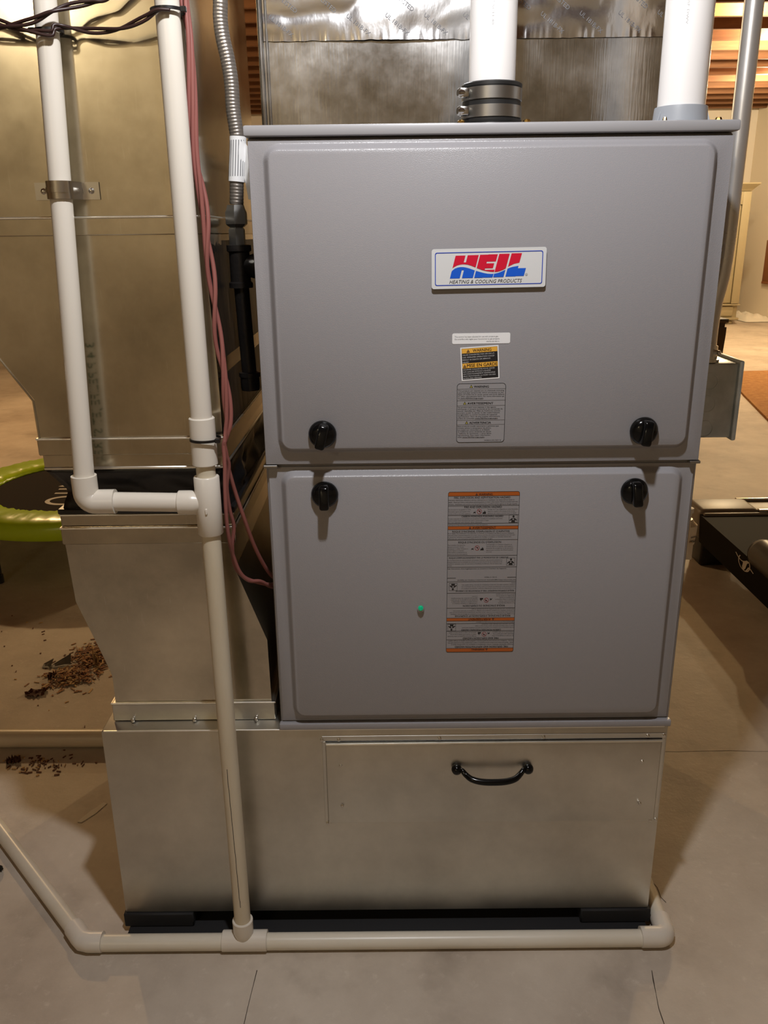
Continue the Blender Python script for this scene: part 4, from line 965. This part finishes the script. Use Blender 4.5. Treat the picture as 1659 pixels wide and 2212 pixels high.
bm = bmesh.new(); add_lathe(bm, (0.7370, 0.20, 0.895), (1, 0, 0), [(0, 0.004), (0.003, 0.004), (0.004, 0)], 10); obj('cover_screw', bm, M_STEEL, JB, smooth=30)
TR = thing('condensate_trap', 'cream plastic drain trap with a thin tube on the lower right side of the furnace', 'drain trap', (0.69, 0.2, 0.62))
bm = bmesh.new()
add_box(bm, 0.6235, 0.690, 0.175, 0.235, 0.625, 0.690, bev=0.004)
add_lathe(bm, (0.690, 0.20, 0.640), (0, 0, 1), [(0, 0.010), (0.002, 0.0165), (0.030, 0.0185), (0.036, 0.0185), (0.040, 0.014), (0.046, 0.010), (0.046, 0)], 20)
add_box(bm, 0.672, 0.698, 0.178, 0.20, 0.618, 0.650, bev=0.002)
obj('trap_body', bm, M_PVCT, TR, smooth=40)
bm = bmesh.new(); add_lathe(bm, (0.684, 0.195, 0.680), (0.1, 0, 1), [(0, 0.010), (0.020, 0.010), (0.021, 0.0125), (0.028, 0.0115), (0.029, 0.006)], 14); obj('trap_cap', bm, M_PVC, TR, smooth=40)
obj('drain_tube', add_tube(bmesh.new(), cat_rom([(0.676, 0.22, 0.835), (0.6745, 0.215, 0.78), (0.672, 0.205, 0.72), (0.674, 0.20, 0.69)], 5), 0.0062, 12), M_PVCT, TR, smooth=True)
P = Print(lambda u, v, d: (0.690+0.0188*math.cos(u), 0.20+0.0188*math.sin(u), v), 0)
for k in range(7): P.rect(-1.35+k*0.12, 0.648, -1.35+k*0.12+random.uniform(.03, .09), 0.651+random.uniform(0, .002), M_INK); P.rect(-1.35+k*0.12, 0.656, -1.29+k*0.12, 0.659, M_INK)
P.done('trap_print', TR)

# ------------------------------------------------------------------ trampoline
tc_ = Vector((-1.0, 1.99, 0.0)); TZ = 0.235
TB = thing('mini_trampoline', 'small round trampoline with lime green padded rim and black mat behind the duct', 'trampoline', tuple(tc_))
bm = bmesh.new(); N_ = 220; prof = [(0.352, 0.000), (0.364, 0.010), (0.385, 0.015), (0.42, 0.017), (0.46, 0.016), (0.492, 0.011), (0.505, 0.003), (0.509, -0.020), (0.511, -0.050), (0.504, -0.053), (0.498, -0.030), (0.49, -0.012), (0.352, -0.006)]
rings = []
for k in range(N_):
    a = 2*math.pi*k/N_; rg = []
    for i, (r, z) in enumerate(prof):
        t = min(1, i/6)
        wr = 0.009*noise.noise(Vector((a*24+i*0.9, i*0.35, 2)))*(1-t*0.7) if i < 8 else 0
        rg.append(bm.verts.new((tc_.x+(r+(0.006*noise.noise(Vector((a*9, i, 5))) if i < 2 else 0))*math.cos(a), tc_.y+(r)*math.sin(a), TZ+z+wr)))
    rings.append(rg)
for k in range(N_):
    a, b = rings[k], rings[(k+1) % N_]
    for i in range(len(prof)): bm.faces.new((a[i], a[(i+1) % len(prof)], b[(i+1) % len(prof)], b[i]))
obj('rim_pad', bm, M_LIME, TB, smooth=True)
lathe('jumping_mat', (tc_.x, tc_.y, TZ-0.010), (0, 0, 1), [(0, 0), (0, 0.356), (0.004, 0.356), (0.004, 0)], M_MAT, TB, 64)
bm = bmesh.new(); rp = [(tc_.x+0.488*math.cos(2*math.pi*k/64), tc_.y+0.488*math.sin(2*math.pi*k/64), TZ-0.018) for k in range(65)]; add_tube(bm, rp, 0.011, 8, caps=False); obj('frame_ring', bm, M_IRON, TB, smooth=True)
for k in range(6):
    a = math.radians(k*60+5); x, y = tc_.x+0.47*math.cos(a), tc_.y+0.47*math.sin(a)
    lg = obj('leg', add_tube(bmesh.new(), [(x, y, TZ-0.02), (x, y, 0.012)], 0.012, 12), M_IRON, TB, smooth=50)
    lathe('leg_foot', (x, y, 0), (0, 0, 1), [(0, 0.014), (0.001, 0.016), (0.03, 0.016), (0.03, 0.012)], M_RUBBER, lg, 12)
P = Print(lambda u, v, d: (u, v, TZ-0.0058), 0)
def ringpoly(cx, cy, rx, ry, th, a0, a1, n=20):
    for k in range(n):
        a, b = a0+(a1-a0)*k/n, a0+(a1-a0)*(k+1)/n
        P.poly([(cx+rx*math.cos(a), cy+ry*math.sin(a)), (cx+rx*math.cos(b), cy+ry*math.sin(b)), (cx+(rx-th)*math.cos(b), cy+(ry-th)*math.sin(b)), (cx+(rx-th)*math.cos(a), cy+(ry-th)*math.sin(a))], M_LOGO)
ringpoly(-1.025, 1.800, 0.070, 0.056, 0.017, math.pi/2, 1.5*math.pi); P.rect(-1.025, 1.744, -0.955, 1.761, M_LOGO); P.rect(-1.025, 1.839, -0.955, 1.856, M_LOGO)
P.rect(-1.095, 1.885, -0.96, 1.899, M_LOGO); P.rect(-1.10, 1.940, -0.97, 1.955, M_LOGO)
P.poly([(-1.115, 1.982), (-1.105, 1.997), (-0.98, 1.975), (-0.98, 1.962)], M_LOGO); P.rect(-1.07, 2.01, -0.97, 2.024, M_LOGO)
P.done('mat_print', TB)

# ------------------------------------------------------------------ treadmill
TM = thing('treadmill', 'black exercise treadmill with grey side rail standing right of the furnace', 'treadmill', (1.9, 1.6, 0))
bm = bmesh.new()
out = [(1.29, 1.66), (3.0, 1.66), (3.0, 0.40), (1.33, 0.40), (1.29, 0.46)]
t_, b_ = [bm.verts.new((x, y, 0.195)) for x, y in out], [bm.verts.new((x+0.008, y, 0.092)) for x, y in out]
bm.faces.new(t_); bm.faces.new(b_[::-1])
for k in range(len(out)): bm.faces.new((t_[k], b_[k], b_[(k+1) % len(out)], t_[(k+1) % len(out)]))
obj('belt_deck', bm, M_TREAD, TM)
bm = bmesh.new(); add_box(bm, 1.288, 1.505, 1.655, 1.80, 0.10, 0.212, bev=0.02, seg=3); cp_ = obj('rail_end_cap', bm, M_RAILC, TM, smooth=50)
bm = bmesh.new(); add_box(bm, 1.30, 1.53, 1.640, 1.657, 0.15, 0.203, bev=0.004, seg=2); obj('cap_lip', bm, M_RAILC, cp_, smooth=50)
bm = bmesh.new(); add_box(bm, 1.50, 3.0, 1.665, 1.80, 0.13, 0.200, bev=0.003, seg=2); obj('side_rail', bm, M_RAILC, TM, smooth=50)
bm = bmesh.new(); add_box(bm, 1.50, 3.0, 1.655, 1.678, 0.198, 0.210, bev=0.003); obj('rail_bead', bm, M_STEEL, TM, smooth=50)
bm = bmesh.new(); add_box(bm, 1.47, 3.0, 1.790, 1.806, 0.198, 0.210, bev=0.003); obj('rail_bead', bm, M_STEEL, TM, smooth=50)
for x, y in ((1.365, 1.70), (2.8, 1.70), (2.8, 0.55), (1.45, 0.55)):
    bm = bmesh.new(); add_box(bm, x-0.06, x+0.06, y-0.05, y+0.05, 0, 0.11, bev=0.01); obj('foot', bm, M_IRON, TM, smooth=50)
bm = bmesh.new(); add_tube(bm, [(1.335, 1.275, 0.205), (1.335, 1.262, 0.205), (1.335, 1.235, 0.205), (1.335, 0.60, 0.205)], [0.022, 0.042, 0.050, 0.050], 24)
plabel(obj('side_bolster', bm, M_VINYL, TM, smooth=60), 'glossy dark rounded bolster along the near edge')
P = Print(lambda u, v, d: (1.2915-d, 1.268-u*0.072, 0.166+v*0.027), 0.0003)
for k in range(26):
    a, b = 2*math.pi*k/26, 2*math.pi*(k+1)/26
    P.poly([(0.62*math.cos(a), 0.9*math.sin(a)), (0.62*math.cos(b), 0.9*math.sin(b)), (0.54*math.cos(b), 0.82*math.sin(b)), (0.54*math.cos(a), 0.82*math.sin(a))], M_LOGO)
sp = [(-0.95, 0.42), (-0.6, 0.1), (-0.2, 0.05), (0.15, 0.35), (0.45, 0.8), (0.55, 0.85), (0.35, 0.4), (0.0, -0.1), (-0.1, -0.5), (0.0, -0.82), (0.25, -0.75), (0.42, -0.3), (0.55, -0.05), (0.98, -0.25)]
P.line([(p.x, p.y) for p in cat_rom([(a, b, 0) for a, b in sp], 4)], 0.11, M_LOGO, 1.4)
P.poly([(-0.12, 0.1), (0.5, 0.85), (0.58, 0.75), (0.3, 0.3), (0.18, -0.5), (0.05, -0.82), (-0.12, -0.5)], M_LOGO, 1.2)
P.done('deck_emblem', TM)

# ------------------------------------------------------------------ far right furniture
bm = bmesh.new()
rp = [(2.60, 4.05), (2.36, 3.0), (5.0, 2.4), (5.1, 6.1), (3.06, 5.93), (2.80, 4.93)]
a = [bm.verts.new((x, y, 0.016)) for x, y in rp]; b = [bm.verts.new((x, y, 0.0)) for x, y in rp]
bm.faces.new(a); bm.faces.new(b[::-1])
for k in range(len(rp)): bm.faces.new((a[k], b[k], b[(k+1) % len(rp)], a[(k+1) % len(rp)]))
tag(obj('area_rug', bm, M_RUG), 'orange brown shaggy rug on the concrete floor far right', 'rug')
AR = thing('armoire', 'tall cream painted armoire with flared crown against the far wall', 'armoire', (4.2, 10.05, 0))
ax0, ax1, ay0, ay1 = 3.66, 4.70, 9.80, 10.35
obj('carcass', add_box(bmesh.new(), ax0, ax1, ay0+0.02, ay1, 0.075, 1.62, bev=0.004), M_CREAM, AR, smooth=40)
bm = bmesh.new(); cv = [(0, 1.605), (0.02, 1.63), (0.055, 1.665), (0.075, 1.685), (0.075, 1.70)]
rr_ = []
for e_, z in cv: rr_.append([bm.verts.new(p) for p in ((ax0-e_, ay0-e_, z), (ax1+e_, ay0-e_, z), (ax1+e_, ay1, z), (ax0-e_, ay1, z))])
for p, q in zip(rr_, rr_[1:]):
    for k in range(4): bm.faces.new((p[k], p[(k+1) % 4], q[(k+1) % 4], q[k]))
bm.faces.new(rr_[0]); bm.faces.new(rr_[-1]); obj('crown', bm, M_CREAM, AR)
for x0, x1 in ((ax0, ax0+0.10), (ax1-0.10, ax1)): obj('stile', add_box(bmesh.new(), x0, x1, ay0-0.02, ay0+0.02, 0.26, 1.60, bev=0.006), M_CREAM, AR, smooth=40)
obj('top_frieze', add_box(bmesh.new(), ax0+0.10, ax1-0.10, ay0-0.02, ay0+0.02, 1.45, 1.60, bev=0.004), M_CREAM, AR, smooth=40)
for x0, x1 in ((ax0+0.105, (ax0+ax1)/2-0.004), ((ax0+ax1)/2+0.004, ax1-0.105)):
    d_ = obj('door', add_box(bmesh.new(), x0, x1, ay0-0.002, ay0+0.018, 0.27, 1.445, bev=0.004), M_CREAM, AR, smooth=40)
    obj('door_handle', add_box(bmesh.new(), (x1-0.03 if x0 < 4 else x0+0.02), (x1-0.02 if x0 < 4 else x0+0.03), ay0-0.02, ay0-0.002, 0.8, 0.9, bev=0.003), M_BRASS, d_)
obj('base_moulding', add_box(bmesh.new(), ax0-0.015, ax1+0.015, ay0-0.035, ay1, 0.238, 0.255, bev=0.006), M_CREAM, AR, smooth=40)
dr = obj('drawer', add_box(bmesh.new(), ax0+0.06, ax1-0.06, ay0-0.002, ay0+0.02, 0.105, 0.225, bev=0.006), M_CREAM, AR, smooth=40)
obj('plinth', add_box(bmesh.new(), ax0-0.02, ax1+0.02, ay0-0.02, ay1, 0.055, 0.085, bev=0.006), M_CREAM, AR, smooth=40)
for x in (ax0+0.07, ax1-0.07):
    for y in (ay0+0.05, ay1-0.06): lathe('bun_foot', (x, y, 0), (0, 0, 1), [(0, 0.02), (0.004, 0.032), (0.022, 0.04), (0.04, 0.03), (0.05, 0.018), (0.056, 0.024), (0.058, 0)], M_CREAM, AR, 16)
TA = thing('side_table', 'small black side table with tapered legs in front of the armoire', 'table', (2.62, 5.8, 0))
tx0, tx1, ty0, ty1 = 2.36, 2.908, 5.60, 5.98
obj('table_top', add_box(bmesh.new(), tx0, tx1, ty0, ty1, 0.455, 0.485, bev=0.003), M_BLKWOOD, TA, smooth=40)
obj('apron', add_box(bmesh.new(), tx0+0.02, tx1-0.02, ty0+0.02, ty1-0.02, 0.42, 0.455), M_BLKWOOD, TA)
for x in (tx0+0.05, tx1-0.045):
    for y in (ty0+0.045, ty1-0.045):
        bm = bmesh.new(); q = []
        for z, hw in ((0.42, 0.036), (0.36, 0.036), (0, 0.022)): q.append([bm.verts.new((x+sx*hw, y+sy*hw, z)) for sx, sy in ((-1, -1), (1, -1), (1, 1), (-1, 1))])
        for u, v in zip(q, q[1:]):
            for k in range(4): bm.faces.new((u[k], u[(k+1) % 4], v[(k+1) % 4], v[k]))
        bm.faces.new(q[0]); bm.faces.new(q[-1]); obj('leg', bm, M_BLKWOOD, TA)
obj('stretcher', add_box(bmesh.new(), tx0+0.07, tx1-0.07, ty0+0.035, ty0+0.055, 0.28, 0.30), M_BLKWOOD, TA)
bm = bmesh.new(); nn = 22; g = []
for i in range(nn+1):
    r_ = []
    for j in range(nn+1):
        u, v = i/nn-0.5, j/nn-0.5; e_ = max(0, 1-(2*max(abs(u), abs(v)))**3)
        r_.append(bm.verts.new((5.10+u*0.38, 10.45+v*0.9, 0.006+e_*(0.055+0.07*abs(noise.noise(Vector((u*5, v*5, 3))))))))
    g.append(r_)
for i in range(nn):
    for j in range(nn): bm.faces.new((g[i][j], g[i+1][j], g[i+1][j+1], g[i][j+1]))
tag(obj('crumpled_cloth', bm, M_CLOTH, smooth=True), 'crumpled white cloth on the floor at the foot of the cream wall', 'cloth')
PF = thing('hanging_board', 'brown wooden board hanging on the cream wall at the far right', 'board', (5.30, 10.1, 0.46))
obj('board', add_box(bmesh.new(), 5.292, 5.3195, 9.55, 10.55, 0.46, 1.02, bev=0.004), M_FRAMEW, PF, smooth=40)
obj('frame', add_box(bmesh.new(), 5.286, 5.294, 9.55, 10.55, 0.46, 0.49, bev=0.003), M_FRAMEW, PF, smooth=40)

# ------------------------------------------------------------------ things on the floor
bm = bmesh.new()
for k in range(700):
    # two overlapping heaps of shavings
    if random.random() < 0.6: cx, cy, sx, sy = -0.672, 1.010, 0.036, 0.046
    else: cx, cy, sx, sy = -0.705, 0.885, 0.040, 0.030
    x, y = random.gauss(cx, sx), random.gauss(cy, sy)
    hgt = 0.020*math.exp(-((x-cx)**2/(2*sx*sx)+(y-cy)**2/(2*sy*sy)))
    z = 0.001+hgt*random.random(); a = random.uniform(0, math.pi); l = random.uniform(0.003, 0.013); w_ = random.uniform(0.0008, 0.003); tz = random.uniform(-0.3, 0.3)*l*(hgt > 0.004)
    ux, uy = math.cos(a)*l, math.sin(a)*l; nx, ny = -math.sin(a)*w_, math.cos(a)*w_
    z = max(z, abs(tz)+0.0006)
    p = [(x-ux-nx, y-uy-ny, z-tz), (x+ux-nx, y+uy-ny, z+tz), (x+ux+nx, y+uy+ny, z+tz), (x-ux+nx, y-uy+ny, z-tz)]
    t_ = [bm.verts.new((q[0], q[1], q[2]+0.0008)) for q in p]; b_ = [bm.verts.new((q[0], q[1], q[2]-0.0004)) for q in p]
    fs = [bm.faces.new(t_)] + [bm.faces.new((t_[i], b_[i], b_[(i+1) % 4], t_[(i+1) % 4])) for i in range(4)]
    mi = random.choice((0, 0, 0, 1, 2))
    for f_ in fs: f_.material_index = mi
tag(obj('wood_shavings', bm, [M_CHIP, M_CHIPL, M_LEAF]), 'heap of reddish brown wood shavings on the floor left of the duct', 'debris', kind='stuff')
def crumple(name, lab, cat, cx, cy, rx, ry, h, m, rot=0, seed=0, n=8, group=None):
    bm = bmesh.new(); g = []
    for i in range(n+1):
        r_ = []
        for j in range(n+1):
            u, v = i/n*2-1, j/n*2-1; u2, v2 = u*math.sqrt(1-v*v/2), v*math.sqrt(1-u*u/2)
            k = 1+0.35*noise.noise(Vector((u2*1.5+seed, v2*1.5, seed)))
            x, y = u2*rx*k, v2*ry*k
            z = 0.001+h*abs(noise.noise(Vector((u*2.1+seed*3, v*2.1, seed))))*1.8
            r_.append(bm.verts.new((cx+x*math.cos(rot)-y*math.sin(rot), cy+x*math.sin(rot)+y*math.cos(rot), z)))
        g.append(r_)
    for i in range(n):
        for j in range(n): bm.faces.new((g[i][j], g[i+1][j], g[i+1][j+1], g[i][j+1]))
    ext = bmesh.ops.solidify(bm, geom=bm.faces[:], thickness=0.0008)
    return tag(obj(name, bm, m, smooth=40), lab, cat, group)
bm = bmesh.new()   # folded strip of tape: two lobes joined at a twist
for q in ([(0, 0, 0.002), (0.030, 0.012, 0.012), (0.034, -0.028, 0.004), (0.004, -0.022, 0.001)], [(0.034, -0.010, 0.004), (0.085, 0.022, 0.022), (0.098, -0.016, 0.008), (0.040, -0.026, 0.002)]):
    a = [bm.verts.new((-0.810+x*0.85, 0.965+y, z)) for x, y, z in q]; b = [bm.verts.new((-0.810+x*0.85, 0.965+y, z+0.0012)) for x, y, z in q]
    bm.faces.new(a[::-1]); bm.faces.new(b)
    for k in range(4): bm.faces.new((a[k], a[(k+1) % 4], b[(k+1) % 4], b[k]))
tag(obj('tape_scrap', bm, M_TAPE), 'twisted scrap of dark tape beside the wood shavings', 'scrap')
crumple('dry_leaf', 'curled reddish dry leaf on the floor left of the shavings', 'leaf', -0.768, 0.805, 0.030, 0.020, 0.014, M_LEAF, 0.3, 3)
crumple('dark_clod', 'small dark brown clod at the edge of the shavings', 'debris', -0.757, 0.890, 0.012, 0.014, 0.022, M_LEAF, 0, 9)
crumple('pale_pebble', 'pale round pebble lying on the wood shavings', 'pebble', -0.655, 0.955, 0.009, 0.007, 0.05, M_CHIPL, 0, 4)
crumple('dark_leaf_crumb', 'crumpled dark leaf just in front of the tan floor pipe', 'leaf', -0.702, 0.50, 0.018, 0.012, 0.012, M_LEAF, 0.2, 12)
crumple('black_clod', 'black clod on the floor at the far left behind the diagonal pipe', 'debris', -0.585, 0.148, 0.014, 0.010, 0.014, M_TAPE, 0, 15)
bm = bmesh.new(); q = [(-0.478, 0.288), (-0.468, 0.286), (-0.448, 0.314), (-0.434, 0.346), (-0.443, 0.349), (-0.461, 0.322)]
a = [bm.verts.new((x, y, 0.0016)) for x, y in q]; b = [bm.verts.new((x, y, 0.0003)) for x, y in q]
bm.faces.new(a); bm.faces.new(b[::-1])
for k in range(6): bm.faces.new((a[k], b[k], b[(k+1) % 6], a[(k+1) % 6]))
tag(obj('white_scrap', bm, M_CLOTH), 'thin white paper sliver on the floor left of the plenum', 'scrap')
bm = bmesh.new()
for k in range(170):
    x, y = random.uniform(-1.2, -0.34), random.uniform(0.62, 1.3)
    if random.random() < 0.45: x, y = random.gauss(-0.64, 0.05), random.gauss(0.49, 0.02)
    l, w_, a = random.uniform(0.001, 0.006), random.uniform(0.0006, 0.002), random.uniform(0, 3.14)
    c_, s_ = math.cos(a), math.sin(a)
    t_ = [bm.verts.new((x+u*l*c_-v*w_*s_, y+u*l*s_+v*w_*c_, 0.0022)) for u, v in ((-1, -1), (1, -1), (1, 1), (-1, 1))]; b_ = [bm.verts.new((v.co.x, v.co.y, 0.0002)) for v in t_]
    fs = [bm.faces.new(t_)] + [bm.faces.new((t_[i], b_[i], b_[(i+1) % 4], t_[(i+1) % 4])) for i in range(4)]
    mi = random.choice((0, 0, 1))
    for f_ in fs: f_.material_index = mi
tag(obj('floor_crumbs', bm, [M_LEAF, M_CHIPL]), 'scattered tiny crumbs and bits on the concrete floor at the left', 'debris', kind='stuff')
